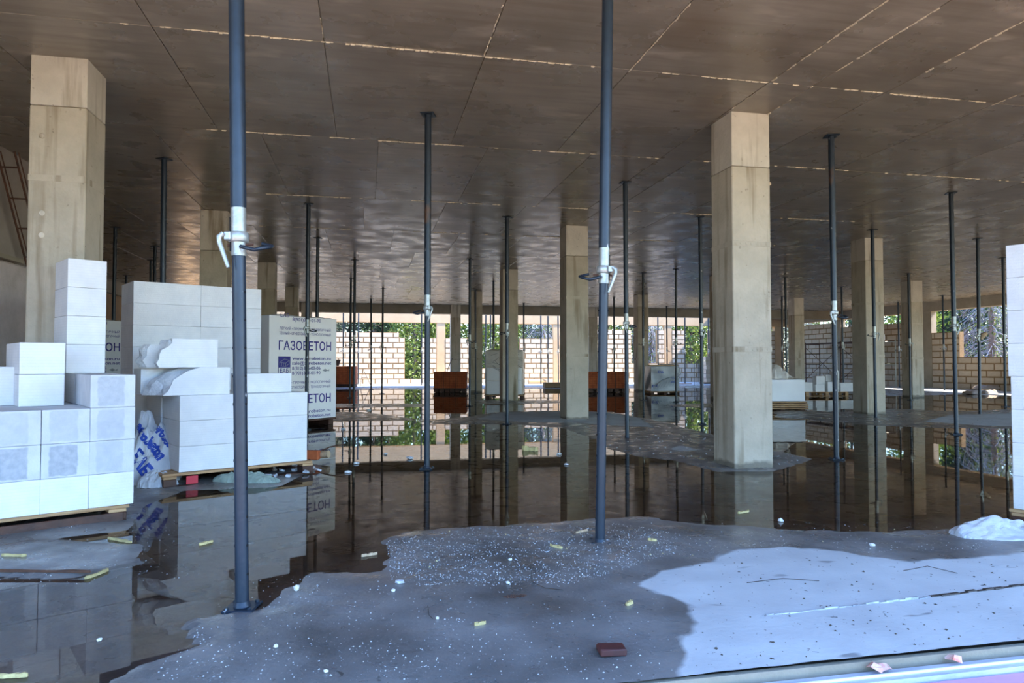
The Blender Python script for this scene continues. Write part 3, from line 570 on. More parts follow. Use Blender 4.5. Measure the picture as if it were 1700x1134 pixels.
# ------------------------------------------------------------------ pallets and blocks
def pallet(name, label, corner, az, L, D, h, mats=('wood', 'wooddark'), group=None, nb=7, boards_along='u'):
    """corner = front left corner (world xy); u runs along azimuth az, v is 90 deg left of it (into depth)"""
    e = empty(name, (corner[0], corner[1], 0), math.radians(90-az), label, 'pallet', group)
    w = D/nb
    for k in range(nb): MB().bbox((-.01+random.uniform(-.01, .01), k*w+.006, h-.022), (L+random.uniform(-.01, .02), (k+1)*w-.008, h-.001), .003).build('deck_board', mats[0], e)
    for k in (0, .5, 1):
        x = (L-.10)*k; MB().bbox((x, .0, h-.044), (x+.10, D, h-.023), .003).build('stringer', mats[0], e)
        for q in (0, .5, 1): MB().bbox((x, (D-.12)*q, .012), (x+.10, (D-.12)*q+.12, h-.045), .004).build('foot_block', mats[1], e)
        MB().bbox((x, 0, -.004), (x+.10, D, .012), .003).build('bottom_board', mats[1], e)
    for q in (0,): MB().bbox((0, q, .0), (L, q+.10, .014), .003).build('bottom_board', mats[1], e)
    return e
_bm = {}
def lblock(L, D, h, material='block'):
    k = (L, D, h, material)
    if k not in _bm:
        m = MB().bbox((-L/2, -D/2, -h/2), (L/2, D/2, h/2), .0025, jit=.0006); o = m.build('aerated_block', material); me_ = o.data; bpy.data.objects.remove(o); _bm[k] = me_
    return _bm[k]
def put_block(org, az, u, v, z, L, D, h, label, group, material='block', tw=0.0):
    U = azv(az); V = azv(az-90); p = Vector((org[0], org[1], 0))+U*(u+L/2)+V*(v+D/2)
    o = bpy.data.objects.new('aerated_block', lblock(L-.0018, D-.0018, h-.0018, material)); COL.objects.link(o); o.location = (p.x, p.y, z+h/2); o.rotation_euler.z = math.radians(90-az+tw+random.uniform(-.25, .25))
    return tag(o, label, 'block', group)
AZ = 61.2; BH = .206
ORD = ['first', 'second', 'third', 'fourth', 'fifth', 'sixth', 'seventh', 'eighth']
CRS = ['bottom', 'second', 'third', 'fourth', 'fifth', 'sixth', 'seventh', 'top']
# stack 1, front left: end faces towards the camera
O1 = at(222, 836, .10); NC = 6
U1 = azv(AZ); c1 = (O1[0]-U1.x*1.5, O1[1]-U1.y*1.5)
pallet('pallet', 'wooden pallet under the front left block stack', c1, AZ, 1.46, 1.2, .10); MB().bbox((-.02, -.012, .0), (1.44, -.002, .058), .003).build('side_board', 'wooddark', bpy.data.objects['pallet'])
g1 = 'aerated blocks on the front left pallet'
for c in range(NC):
    for r in range(3):
        for d in range(2):
            where = 'front left stack' if d == 0 else 'hidden rear half of the front left stack'
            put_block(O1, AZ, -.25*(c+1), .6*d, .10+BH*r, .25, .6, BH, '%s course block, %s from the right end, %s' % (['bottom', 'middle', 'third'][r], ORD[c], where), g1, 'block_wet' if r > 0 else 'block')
put_block(O1, AZ, -.25, 0, .10+BH*3, .25, .6, BH, 'single white block on the right end of the front left stack, mottled grey end', g1, 'block_wet')
put_block(O1, AZ, -.25, .6, .10+BH*3, .25, .6, BH, 'white block lying right behind the single raised block of the front left stack', g1)
def corner_from(px, py, z): return at(px, py, z)
z0 = .10+BH*3
cm = at(107, 672, z0+.004); ct = at(178, 434, z0+BH*5)
for r in range(2): put_block(cm, AZ-2, -.25, 0, z0+BH*r, .25, .6, BH, ['lower', 'upper'][r]+' white block of the low pair left of the tall block tower', g1)
zt = z0+BH
for r in range(4): put_block(ct, AZ-4.5, -.25, 0, zt+BH*r, .25, .37, BH, CRS[r if r < 3 else 7]+' block of the four block tower before the left column', 'blocks of the left tower')
cs = at(25, 672, z0+.004); put_block(cs, AZ, -.25, 0, z0, .25, .3, .255, 'upright white block at the left picture edge beside the low pair', g1)
# stack 2
O2 = at(297, 785, .116); g2 = 'aerated blocks on the second pallet'
U2 = azv(AZ); V2 = azv(AZ-90)
pallet('pallet', 'pallet with red painted corner under the second block stack', (O2[0]-V2.x*.02-U2.x*.12, O2[1]-V2.y*.02-U2.y*.12), AZ, 1.25, 1.05, .114)
e = bpy.data.objects['pallet.001']; MB().bbox((.17, -.004, .02), (.26, .006, .085), .002).build('red_corner', 'redpaint', e)
LB = .54
for r in range(3):
    for c in range(2): put_block(O2, AZ, LB*c, 0, .116+BH*r, LB, .52, BH, '%s course block, %s half of the broad second stack front' % (['bottom', 'middle', 'upper'][r], ['left', 'right'][c]), g2)
for r in range(3):
    put_block(O2, AZ, -.01, .53, .116+BH*r, .5, .5, BH, '%s block at the left rear side of the second stack' % ['bottom', 'middle', 'upper'][r], g2)
    put_block(O2, AZ, .50, .53, .116+BH*r, .5, .5, BH, '%s block hidden at the right rear of the second stack' % ['bottom', 'middle', 'upper'][r], g2)
zt2 = .116+BH*3
put_block(O2, AZ, .52, .12, zt2, .46, .24, .17, 'low white block lying on the right of the second stack', g2)
def broken(org, az, u, v, z, L, D, h, prof, label, seed=0):
    """block with its left end broken along a profile: list of (u, z) from bottom to top, fractions"""
    rnd = random.Random(seed); U = azv(az); p = Vector((org[0], org[1], 0))+U*u+azv(az-90)*v; m = MB(); ny_ = 7
    rows_ = []
    for j in range(ny_+1):
        y = D*j/ny_; rows_.append([((a+rnd.uniform(-.03, .03)*(1 if 0 < i < len(prof)-1 else .3)+.10*math.sin(j*.9+seed))*L, y, b*h) for i, (a, b) in enumerate(prof)])
    n = len(prof); vs = [q for r_ in rows_ for q in r_]; fs = []
    for j in range(ny_):
        for i in range(n-1): fs.append((j*n+i, j*n+i+1, (j+1)*n+i+1, (j+1)*n+i))
    m.add(vs, fs, 1)
    R0 = [(L, 0, 0), (L, 0, h)]; R1 = [(L, D, 0), (L, D, h)]
    m.add(list(rows_[0])+[R0[1], R0[0]], [tuple(reversed(range(n+2)))], 0); m.add(list(rows_[-1])+[R1[1], R1[0]], [tuple(range(n+2))], 0)
    m.add(R0+R1, [(0, 2, 3, 1)], 0)
    top = [r_[-1] for r_ in rows_]; m.add(top+[R1[1], R0[1]], [tuple(range(len(top)+2))[::-1]], 0)
    bot = [r_[0] for r_ in rows_]; m.add(bot+[R1[0], R0[0]], [tuple(range(len(bot)+2))], 0)
    o = m.build('broken_block', ['block', 'broken'], loc=(p.x, p.y, z), rz=math.radians(90-az)); return tag(o, label, 'block', g2)
broken(O2, AZ, -.17, .06, zt2, .58, .40, .225, [(.02, 0), (.06, .15), (.10, .35), (.16, .55), (.24, .72), (.33, .86), (.42, .95), (.50, 1.0)], 'broken block with a curved fracture on the second stack', 1)
put_block(O2, AZ, -.20, .40, zt2, .30, .25, .215, 'block end showing behind the curved broken block', g2)
broken(O2, AZ, -.10, .10, zt2+.226, .42, .34, .235, [(.0, 0), (-.03, .15), (.0, .3), (.02, .45), (.06, .60), (.16, .72), (.20, .86), (.22, 1.0)], 'jagged broken block topmost on the second stack', 4)
broken(O2, AZ, -.22, .30, zt2+.226, .30, .22, .19, [(.1, 0), (.0, .3), (.12, .5), (.08, .8), (.2, 1.0)], 'small grey fragment left of the jagged topmost block', 9)
# stack 3, tall behind
O3 = at(222, 466, .116+BH*8); g3 = 'aerated blocks of the tall rear stack'
pallet('pallet', 'pallet under the tall rear block stack', O3, AZ, 1.2, .5, .114, nb=4)
for r in range(8):
    for c in range(2): put_block(O3, AZ, .6*c, 0, .116+BH*r, .6, .5, BH, '%s course, %s block of the tall rear stack' % (CRS[r], ['left', 'right'][c]), g3, 'block')
o = MB().bbox((-.03, -.02, 0), (.03, .02, .95), .004).build('timber_offcut', 'woodpale', loc=(*at(437, 702, 0), .0)); o.location.z = .5; o.rotation_euler = (0, -.10, .3); tag(o, 'pale timber offcut standing at the right end of the tall rear stack', 'timber')
x, y = at(432, 735, 0); o.location = (x, y, .02); o.scale = (1, 1, 1.22)
# stack right
AR = 180-35-11.8+0.0
A3 = 11.8-35.2+180       # u from the far left corner towards the camera right
O4 = at(1670, 602-.75*0+0, CZ+.0001) if False else None
U4 = azv(A3); V4 = azv(A3-90)
cw = at(1669, 408, .09+BH*8); g4 = 'aerated blocks of the right edge stack'
pallet('pallet', 'pallet under the white stack at the right edge', (cw[0], cw[1]), A3, 1.2, 1.0, .088)
for r in range(8):
    du = .0 if r >= 4 else .012
    for c in range(2): put_block((cw[0]+U4.x*du, cw[1]+U4.y*du), A3, .6*c, 0, .09+BH*r, .6, .5, BH, '%s course, %s block of the right edge stack' % (CRS[r], ['far left', 'near right'][c]), g4, 'block')
# ------------------------------------------------------------------ printed packs
def lumpy_box(L, D, h, mats, name, e, amp=.02, n=12, z0=0, top_amp=.02, seed=0):
    m = MB(); rnd = np.random.default_rng(seed)
    def P3(u, v, w):    # unit cube coords with rounded corners, noise
        x, y, z = u*L, v*D, z0+w*h
        a = amp*(float(vnoise(np.array(x*5+seed), np.array(z*5+y*4), seed))-.5)*2
        return x, y, z, a
    faces = [((0, 0, 0), (1, 0, 0), (0, 0, 1), (0, -1, 0)), ((1, 0, 0), (0, 1, 0), (0, 0, 1), (1, 0, 0)), ((1, 1, 0), (-1, 0, 0), (0, 0, 1), (0, 1, 0)), ((0, 1, 0), (0, -1, 0), (0, 0, 1), (-1, 0, 0)), ((0, 0, 1), (1, 0, 0), (0, 1, 0), (0, 0, 1)), ((0, 1, 0), (1, 0, 0), (0, -1, 0), (0, 0, -1))]
    for o_, du, dv, nn in faces:
        vs = []; 
        for j in range(n+1):
            for i in range(n+1):
                p = [o_[k]+du[k]*i/n+dv[k]*j/n for k in range(3)]; x, y, z, a = P3(*p); 
                inset = .012*(sum(1 for q in p if q in (0, 1)) >= 2)
                edge = 0 if (i in (0, n) or j in (0, n)) else 1
                if nn[2] == 1: a = abs(a)*top_amp/amp
                cx, cy, cz = L/2, D/2, z0+h/2
                k_ = 1-inset/ max(L, .5)
                vs.append((cx+(x-cx)*k_+nn[0]*a*edge, cy+(y-cy)*k_+nn[1]*a*edge, cz+(z-cz)*(1-inset/h)+nn[2]*a*edge))
        m.add(vs, [(j*(n+1)+i, j*(n+1)+i+1, (j+1)*(n+1)+i+1, (j+1)*(n+1)+i) for j in range(n) for i in range(n)], 0, True)
    return m.build(name, mats, e)
def printing(e, L, z0, h):
    kx = L/662.0; ztop = z0+h
    ink = MB(); grey = MB()
    def line(txt, x0, x1, ybase, cap, bold=.0, tgt=None, yoff=0):
        t = MB(); c, fs = text_mesh(txt, 1.0, bold)
        if len(c) == 0: return
        w = c[:, 0].max()-c[:, 0].min(); hh = .73
        sx = (x1-x0)*kx/w; sz = cap/hh; z = ztop-(ybase-70)*.00177
        vs = [((x0-60)*kx+(p[0]-c[:, 0].min())*sx, -.004-yoff, z+p[1]*sz) for p in c]
        if z < z0+.01: return
        t.add(vs, fs); t.build('printed_line', 'ink', e)['kind'] = 'stuff'
    for k in (-1, 0, 1):
        o = 465*k
        def vis(y): return 74 < y+o < 975
        if vis(165): line('ЛЁГКИЙ • ПРОЧНЫЙ • ЭКОЛОГИЧНЫЙ', 152, 655, 190+o, .040)
        if vis(205): line('ТЁПЛЫЙ • ОГНЕСТОЙКИЙ • ТЕХНОЛОГИЧНЫЙ', 150, 655, 232+o, .040)
        if vis(285): line('ГАЗОБЕТОН', 147, 660, 362+o, .137, .012)
        if vis(420): line('www.aerobeton.ru', 272, 658, 448+o, .052, .01)
        if vis(460): line('sale@aerobeton.net', 272, 662, 490+o, .052, .01)
        if vis(503): line('8(812)336-03-06', 272, 550, 535+o, .052, .004)
        if vis(540): line('8(901)374-01-90', 272, 550, 576+o, .052, .004)
        if vis(418):      # emblem: dark tile with a block drawing, letters under it
            X = lambda q: (q-60)*kx; Zz = lambda q: ztop-(q+o-70)*.00177
            ink.box((X(145), -.0045, Zz(514)), (X(252), -.003, Zz(418)))
            lines_ = [((155, 470), (200, 440)), ((200, 440), (243, 452)), ((243, 452), (210, 478)), ((210, 478), (155, 470)), ((155, 470), (157, 500)), ((210, 478), (212, 505)), ((157, 500), (212, 505)), ((243, 452), (243, 480)), ((243, 480), (212, 505)), ((172, 473), (173, 500)), ((190, 475), (191, 502))]
            for (a, b), (c_, d) in lines_:
                grey.tube([(X(a), -.0055, Zz(b)), (X(c_), -.0055, Zz(d))], .003, 4)
            for (a, b), (c_, d) in (((146, 418), (146, 560)), ((253, 418), (253, 560)), ((146, 566), (253, 566))): ink.tube([(X(a), -.004, Zz(b)), (X(c_), -.004, Zz(d))], .003, 4)
        if vis(560) and o <= 0: line('ЕАБ', 160, 240, 558+o if k == 0 else 548+o, .062, .01)
        if vis(525):      # small grey fish-shaped mark
            X = lambda q: (q-60)*kx; Zz = lambda q: ztop-(q+o-70)*.00177
            grey.add([(X(570), -.004, Zz(541)), (X(600), -.004, Zz(528)), (X(625), -.004, Zz(540)), (X(643), -.004, Zz(532)), (X(640), -.004, Zz(550)), (X(622), -.004, Zz(546)), (X(600), -.004, Zz(554))], [(0, 6, 5, 2, 1), (2, 5, 4, 3)])
    ink.build('printed_emblem', 'ink', e)['kind'] = 'stuff'; grey.build('printed_mark', 'inkgrey', e)['kind'] = 'stuff'
def printed_pack(corner_right, az, label):
    U = azv(az); L = 1.30; c = (corner_right[0]-U.x*L, corner_right[1]-U.y*L)
    e = empty('wrapped_block_pack', (c[0], c[1], 0), math.radians(90-az), label, 'wrapped pack', 'printed white block packs')
    lumpy_box(L, .95, 1.60, 'packfilm', 'wrapping', e, .003, 16, .11, .03); printing(e, L, .11, 1.60)
    for k in (0, .5, 1):
        MB().bbox((.03+(L-.16)*k, .03, 0), (.13+(L-.16)*k, .9, .1), .004).build('foot_block', 'wooddark', e)
    MB().bbox((.0, .0, .085), (L, .93, .109), .003).build('deck_board', 'wooddark', e)
    return e
printed_pack(at(558, 704, 0), 45.9, 'white printed pack of blocks on a pallet in the puddle right of the stacks')
printed_pack(at(209, 699, 0), 45.9, 'white printed pack seen in the gap left of the tall rear stack')

# ------------------------------------------------------------------ brick packs
def brick_pack(px, py, L, D, rows, label, az=90-0, rz=0.0):
    x, y = at(px, py, 0)
    e = empty('brick_pack', (x, y, 0), rz, label, 'brick pack', 'red brick packs on pallets')
    MB().box((.012, .012, .15), (L-.012, D-.012, .15+rows*.078-.01)).build('core', 'brickgap', e)
    m = MB(); nb = int(L/.125)
    for r in range(rows):
        for k in range(nb):
            for y0, y1 in ((0, .1), (D-.1, D)): 
                w = L/nb; o_ = random.uniform(-.006, .006); m.box((k*w+.003, y0+o_, .15+r*.078), ((k+1)*w-.003, y1+o_, .15+(r+1)*.078-.006))
        for k in range(int(D/.25)):
            w = D/int(D/.25)
            for x0, x1 in ((-.002, .1), (L-.1, L+.002)): m.box((x0, k*w+.004, .15+r*.078), (x1, (k+1)*w-.004, .15+(r+1)*.078-.006))
    for k in range(nb):
        w = L/nb; m.box((k*w+.003, .1, .15+(rows-1)*.078), ((k+1)*w-.003, D-.1, .15+rows*.078-.006-random.uniform(0, .01)))
    o = m.build('bricks', 'brick', e); o['kind'] = 'stuff'
    for k in (0, .22, .41, .59, .78, 1): MB().bbox(((L-.15)*k, .01, .01), ((L-.15)*k+.15, D-.01, .11), .004).build('foot_block', 'wooddark', e)
    MB().bbox((-.02, -.01, .11), (L+.02, D+.01, .145), .003).build('deck_board', 'wooddark', e)
    for k in (.3, .7): MB().box((L*k-.01, -.012, .145), (L*k+.01, -.008, .15+rows*.078)).box((L*k-.01, -.012, .15+rows*.078), (L*k+.01, D, .153+rows*.078)).build('strap', 'darksteel', e)
    return e
brick_pack(545, 644, 1.05, .7, 9, 'red brick pack right beside the printed pack', rz=-.1)
brick_pack(720, 652, 1.06, .8, 7, 'red brick pack in the middle below the far slim column', rz=-.22)
brick_pack(977, 652, 1.28, .8, 7, 'dark red brick pack right of the centre column', rz=-.15)
x, y = at(566, 642, 0); o = MB().add([(0, 0, 0), (.45, 0, 0), (.45, .4, 0), (0, .4, 0), (-.08, -.06, .26), (.53, -.06, .26), (.53, .46, .26), (-.08, .46, .26)], [(0, 3, 2, 1), (0, 1, 5, 4), (1, 2, 6, 5), (2, 3, 7, 6), (3, 0, 4, 7)]).build('mortar_tub', 'darksteel', loc=(x-.55, y+.1, .86)); tag(o, 'black mortar tub on top of the left brick pack', 'tub')
# ------------------------------------------------------------------ wrapped pallets
def wrapped(px, py, rz, L, D, h, z0, fm, label, name='wrapped_pallet', amp=.03, top=None, marks=None, seed=3):
    x, y = at(px, py, 0); e = empty(name, (x, y, 0), rz, label, 'wrapped pallet')
    lumpy_box(L, D, h, fm, 'film_cover', e, amp, 14, z0, amp*1.5, seed)
    for k in (0, .5, 1): MB().bbox(((L-.1)*k, 0, 0), ((L-.1)*k+.1, D, z0-.025), .004).build('foot_block', 'wooddark', e)
    MB().bbox((-.03, -.03, z0-.03), (L+.03, D+.02, z0-.003), .003).build('deck_board', 'wood', e)
    return e
e = wrapped(806, 663.5, -.25, 1.02, .9, 1.20, .13, 'filmgrey', 'film wrapped block pallet behind the column in the middle', seed=5)
m = MB()
for k in range(26):
    x0 = random.uniform(.05, .9); z = random.uniform(.85, 1.3); a = random.uniform(-.9, .9)
    m.tube([(x0, -.035, z), (x0+.12*math.cos(a), -.04, z+.12*math.sin(a)), (x0+.22*math.cos(a+.3), -.035, min(1.32, z+.2*math.sin(a)))], .004, 4)
m.build('film_creases', 'darksteel', e)['kind'] = 'stuff'
for r in range(2):
    MB().bbox((.03, -.028, .15+r*.36), (.42, .02, .5+r*.36), .01).build('white_face', 'packfilm', e); MB().bbox((.47, -.028, .15+r*.36), (.97, .02, .5+r*.36), .01).build('white_face', 'packfilm', e)
e = wrapped(1081, 654, -.15, .92, .8, .80, .08, 'filmblue', 'pallet under a draped blue grey plastic tarp beside a far column', 'covered_pallet', .05, seed=8)
m = MB()
for k in range(9):
    x0 = .02+.1*k; m.tube([(x0, -.05, .12+.02*k), (x0+.12, -.075, .3+.03*k), (min(.95, x0+.35), -.06, .45+.03*k), (min(.96, x0+.55), -.05, .50+.03*k)], .008, 5)
m.build('tarp_folds', 'film', e)['kind'] = 'stuff'
MB().bbox((-.08, -.05, .90), (.9, .1, .93), .004).build('top_board', 'woodpale', e)
c, fs = text_mesh('ЕАБ', .1, .004)
for (dx, dz, sc) in ((.02, .22, 1), (.60, .36, .8), (.64, .48, .7), (.2, .66, 1.0)): MB().add([(dx+p[0]*sc, -.062, dz+p[1]*sc) for p in c], fs).build('blue_print', 'inkblue', e)
e = wrapped(1262, 682, -.18, .95, .8, .46, .19, 'packfilm', 'film wrapped pallet of pale blocks right of the big column', 'wrapped_pallet', .012, seed=11)
m = MB()      # loose film standing up in a peak
ridge = []
for i in range(11):
    t = i/10; x0 = .02+.90*t; hz = .65+.36*max(0, 1-abs(t-.45)/.5)**1.3+.015*math.sin(i*2.1); ridge.append((x0, hz))
vs = []; n = 6
for j in range(n+1):
    for i, (x0, hz) in enumerate(ridge): f = j/n; vs.append((x0+.02*math.sin(j*2+i), -.02+.55*f+.03*math.sin(i*1.7+j), .66+(hz-.66)*math.sin(PI*min(1, f*1.1))**.8+.012*math.sin(i*3+j*2)))
m.add(vs, [(j*11+i, j*11+i+1, (j+1)*11+i+1, (j+1)*11+i) for j in range(n) for i in range(10)], 0, False); m.build('loose_film', 'filmgrey', e)
for k in range(3): MB().bbox((-.05+.01*k, -.04, .03+.045*k), (1.0, .1, .06+.045*k), .004).build('pallet_board', 'wood', e)
# loose blocks on a pallet at right
x, y = at(1338, 658, 0); pc = (x, y)
pallet('pallet', 'low orange brown pallet under the loose block heap at right', pc, 95, 1.35, .8, .13, ('wood', 'wood'))
for k, (u, v, z, L, D, h, lab) in enumerate(((.0, .1, .13, .28, .3, .28, 'leftmost loose cube on the right hand pallet'), (.36, .1, .13, .30, .25, .22, 'lower loose block second from left on the right pallet'), (.40, .14, .35, .30, .2, .24, 'upper loose block on the second from left'),
     (.70, .05, .13, .26, .3, .30, 'loose block in the middle of the right hand pallet'), (.98, .1, .13, .14, .3, .62, 'upright loose block on the right hand pallet'), (1.16, .1, .13, .5, .3, .26, 'long loose block at the right end of the right hand pallet'),
     (.82, .3, .43, .2, .2, .2, 'loose block piled on the middle of the right hand pallet'))):
    put_block(pc, 95, u, v, z, L, D, h, lab, 'loose blocks on the right hand pallet', tw=random.uniform(-8, 8))
# far stack of blocks by the big column
x, y, _ = atY(1172, 637, 29.5)
e = empty('block_bundle', (x, y, 0), -.1, 'small bundle of pale blocks just left of the big column', 'block bundle')
for r in range(6):
    for c in range(2): MB().bbox((c*.27+random.uniform(-.03, .02), random.uniform(-.03, .03), .08+r*.2), (c*.27+.25, .5, .08+r*.2+.19), .01).build('block', 'block_far', e)
MB().bbox((-.1, -.05, 0), (.65, .55, .078), .004).build('pallet_base', 'wooddark', e)
# rebar starters
for k in range(5):
    x, y, _ = atY(1153+k*2.4, 640, 27.5+.1*(k % 2)); o = MB().tube([(0, 0, -.02), (random.uniform(-.03, .03), .02, 1.15)], .011, 6).build('starter_bar', 'steel', loc=(x, y, 0)); tag(o, 'upright blue grey starter bar, %s from the left, near the block bundle' % ORD[k], 'bar', 'starter bars left of the block bundle')
# iron sawhorse and stick
x, y, _ = atY(598, 636, 29.8); m = MB()
for q in (0, .5): m.tube([(0, q, 0), (.12, q, .72), (.45, q, 0)], .012, 6).tube([(.06, q, .36), (.28, q, .36)], .01, 6)
m.tube([(.12, 0, .72), (.12, .5, .72)], .014, 6); o = m.build('sawhorse', 'darksteel', loc=(x, y, 0)); tag(o, 'thin black iron sawhorse before the sunlit wall', 'sawhorse')
x, y, _ = atY(741, 617, 25); o = MB().tube([(-.25, -.1, 0), (.22, .1, 1.15)], .012, 6).build('iron_rod', 'darksteel', loc=(x, y, 0)); tag(o, 'thin iron rod leaning on the far slim column', 'rod')
x, y, _ = atY(877, 640, 31.3); o = MB().cyl((0, 0, .12), (.85, .1, .12), .12, 14).build('insulation_roll', 'pale', loc=(x, y, 0)); tag(o, 'cream insulation roll lying by the back wall', 'roll')
x, y, _ = atY(905, 648, 26.2); o = MB().bbox((0, 0, .02), (1.0, .35, .22), .02).build('foam_slab', 'pale', loc=(x, y, 0)); tag(o, 'beige slab lying left of the centre column', 'slab')
for k, (px, X_) in enumerate(((1120, .9), (1205, .6), (598, .7))):
    x, y, _ = atY(px, 640, 29.3+k*.6); o = MB().bbox((0, 0, .01), (X_, .1, .05), .004).build('plank', 'wood', loc=(x, y, 0), rz=.1); tag(o, ['orange plank on the sunlit floor behind the tarp covered pallet', 'orange plank on the floor hidden by the big column', 'orange plank on the sunlit floor by the sawhorse'][k], 'plank')
# ------------------------------------------------------------------ scaffold along the right wall
sx = 20.55; e = empty('scaffold', (sx, 24.7, 0), 0, 'rusty scaffold frames with a deck along the right block wall', 'scaffold'); ysf = [0, 2.4, 4.9]
for k, yy in enumerate(ysf):
    m = MB()
    for xx in (0, .75): m.tube([(xx, yy, 0), (xx, yy, 1.95)], .022, 8)
    for zz in (.4, .9, 1.4, 1.85): m.tube([(0, yy, zz), (.75, yy, zz)], .014, 6)
    m.build('frame', 'zinc' if k == 0 else 'rust', e)
for a, b in zip(ysf[:-1], ysf[1:]):
    MB().tube([(0, a, .2), (0, b, 1.7)], .012, 6).tube([(0, b, .2), (0, a, 1.7)], .012, 6).build('cross_brace', 'rust', e)
    MB().tube([(0, a, 1.85), (0, b, 1.85)], .016, 6).build('rail', 'rust', e)
    for q in range(3): MB().bbox((.02+.24*q, a+.02, 1.87), (.24+.24*q, b-.02, 1.91), .004).build('deck_plank', 'wooddark', e)
put_block((sx+.1, 25.3), 180, 0, 0, 1.915, .5, .25, .24, 'single pale block lying on the scaffold deck', 'block on the scaffold')
# sacks at the right wall
for k, (px, py) in enumerate(((1632, 655), (1648, 655), (1660, 654), (1642, 651), (1655, 650))):
    x, y = at(px, py, 0); m = MB(); n = 10; z0 = .0 if k < 3 else .09
    vs = []
    for j in range(n+1):
        for i in range(n+1):
            u, v = i/n*2-1, j/n*2-1; r = max(0, 1-max(abs(u), abs(v))**4); vs.append((u*.33, v*.22, z0+.015+.10*r**.7+.03*math.sin(u*6+k*2)*math.sin(v*5+2*k)*r))
    m.add(vs, [(j*(n+1)+i, j*(n+1)+i+1, (j+1)*(n+1)+i+1, (j+1)*(n+1)+i) for j in range(n) for i in range(n)], 0, True)
    m.add([(-.33, -.22, z0+.02), (.33, -.22, z0+.02), (.33, .22, z0+.02), (-.33, .22, z0+.02)], [(0, 3, 2, 1)])
    o = m.build('cement_sack', 'sidewall', loc=(x, y+.3, 0), rz=.3*k); tag(o, ['leftmost sack of the pale pile below the far right window', 'middle sack on the floor of the pale pile', 'rightmost sack on the floor of the pale pile', 'upper left sack lying on the pale pile', 'upper right sack lying on the pale pile'][k], 'sack', 'pale sacks below the far right window')
# ------------------------------------------------------------------ ladder
e = empty('ladder', (0, 0, 0), 0, 'narrow rusty ladder leaning by the left wall beside the left column', 'ladder')
a0 = Vector(atX(-6, 250, -3.86)); a1 = Vector(atX(47, 450, -3.86)); d_ = (a1-a0); d_ = d_/abs(d_.z); b1 = a0+d_*(a0.z)
b0 = a0+d_*max(0, a0.z-H+.06)
offv = Vector((.17, .0, 0))
for q in (0, 1):
    m = MB(); m.tube([b0+offv*q, b1+offv*q], .012, 6); m.tube([b0+offv*q+Vector((.03, .02, 0)), b1+offv*q+Vector((.03, .02, 0))], .007, 6); m.build('rail', 'rust', e)
n = 11
for k in range(n):
    p = b0.lerp(b1, (k+.5)/n); MB().tube([p, p+offv], .009, 6).build('rung', 'rust', e)

# ------------------------------------------------------------------ crumpled film heaps
def heap(name, label, cx, cy, L, D, h, rz, matn, seed, prof=None, prints=(), gran=5, cat='plastic film'):
    n, mN = 34, 26; m = MB(); vs = []
    e = empty(name, (cx, cy, 0), rz, label, cat)
    for j in range(mN+1):
        for i in range(n+1):
            u, v = i/n*2-1, j/mN*2-1; rr = (abs(u)**2.4+abs(v)**2.4)**(1/2.4)
            if rr > 1: u, v = u/rr, v/rr; rr = 1
            base = (1-rr**2.2)**.55 if rr < 1 else 0
            if prof: base *= prof(u, v)
            a = float(vnoise(np.array(u*gran+seed), np.array(v*gran*.8+seed*2), seed)); b = float(vnoise(np.array(u*gran*1.8+v*2), np.array(v*gran*1.6-u*3), seed+5))
            fold = abs(a-.5)*2; z = .012+h*base*(.72+.30*fold+.16*(b-.5)); k = 1+.10*(b-.5)+.10*(a-.5)
            vs.append((u*L/2*k+.02*(a-.5), v*D/2*k, z if rr < .999 else .004+.01*fold))
    fs = [(j*(n+1)+i, j*(n+1)+i+1, (j+1)*(n+1)+i+1, (j+1)*(n+1)+i) for j in range(mN) for i in range(n)]
    m.add(vs, fs, 0, False); m.build('film_sheet', matn, e)
    if prints:
        tr = BVHTree.FromPolygons([Vector(p) for p in vs], fs); pm = MB()
        for (txt, x0, z0_, size, ang, dirv) in prints:
            c, tf = text_mesh(txt, size, .006); ca, sa = math.cos(ang), math.sin(ang); out = []
            for p in c:
                q = Vector((x0+p[0]*ca-p[1]*sa, -2, z0_+p[0]*sa+p[1]*ca)); hit = tr.ray_cast(q, Vector(dirv).normalized())
                out.append(hit[0]+Vector((0, -.004, .003)) if hit[0] is not None else None)
            pm.add([o_ if o_ is not None else (x0, 0, 0) for o_ in out], [f for f in tf if all(out[i] is not None for i in f) and max((out[i]-out[j]).length for i in f for j in f) < size*1.2])
        if pm.v: pm.build('blue_print', 'inkblue', e)['kind'] = 'stuff'
    return e
x, y = at(247, 806, 0)
heap('film_heap', 'crumpled white printed film heaped between the two front stacks', x-.05, y+.22, .46, .50, .60, -.2, 'film', 11, prof=lambda u, v: (1.0-.35*max(0, u))*(.35+.65*min(1, max(0, (v+1)*1.2))), prints=(('aerobeton', -.10, .46, .085, -.85, (0, 1, 0)), ('aerobeton', .02, .47, .075, -.85, (0, 1, 0)), ('ЕАБ', -.09, .24, .12, -.85, (0, 1, 0))), gran=3.2)
x, y = at(258, 810, 0); heap('film_tail', 'white film bundle at the foot of the printed film heap', x, y+.05, .30, .22, .13, -.1, 'film', 17)
x, y = at(1672, 900, 0); heap('film_heap', 'flattened white film with blue print at the right edge', x+.06, y+.10, .54, .30, .12, -.15, 'film', 23, prof=lambda u, v: .25+.75*max(0, 1-abs(v-.25)*1.1)*(1-.25*(u+.3)**2), prints=(('Б', .07, .10, .075, .2, (0, 1, -.6)), ('бетон', -.16, .11, .045, -.1, (0, 1, -.6))), gran=3.6)
x, y = at(406, 803, 0); heap('green_sack', 'sage green crumpled sack lying before the second pallet', x, y+.04, .56, .16, .085, -.25, 'sage', 31, gran=7, cat='sack')
x, y = at(490, 790, 0)
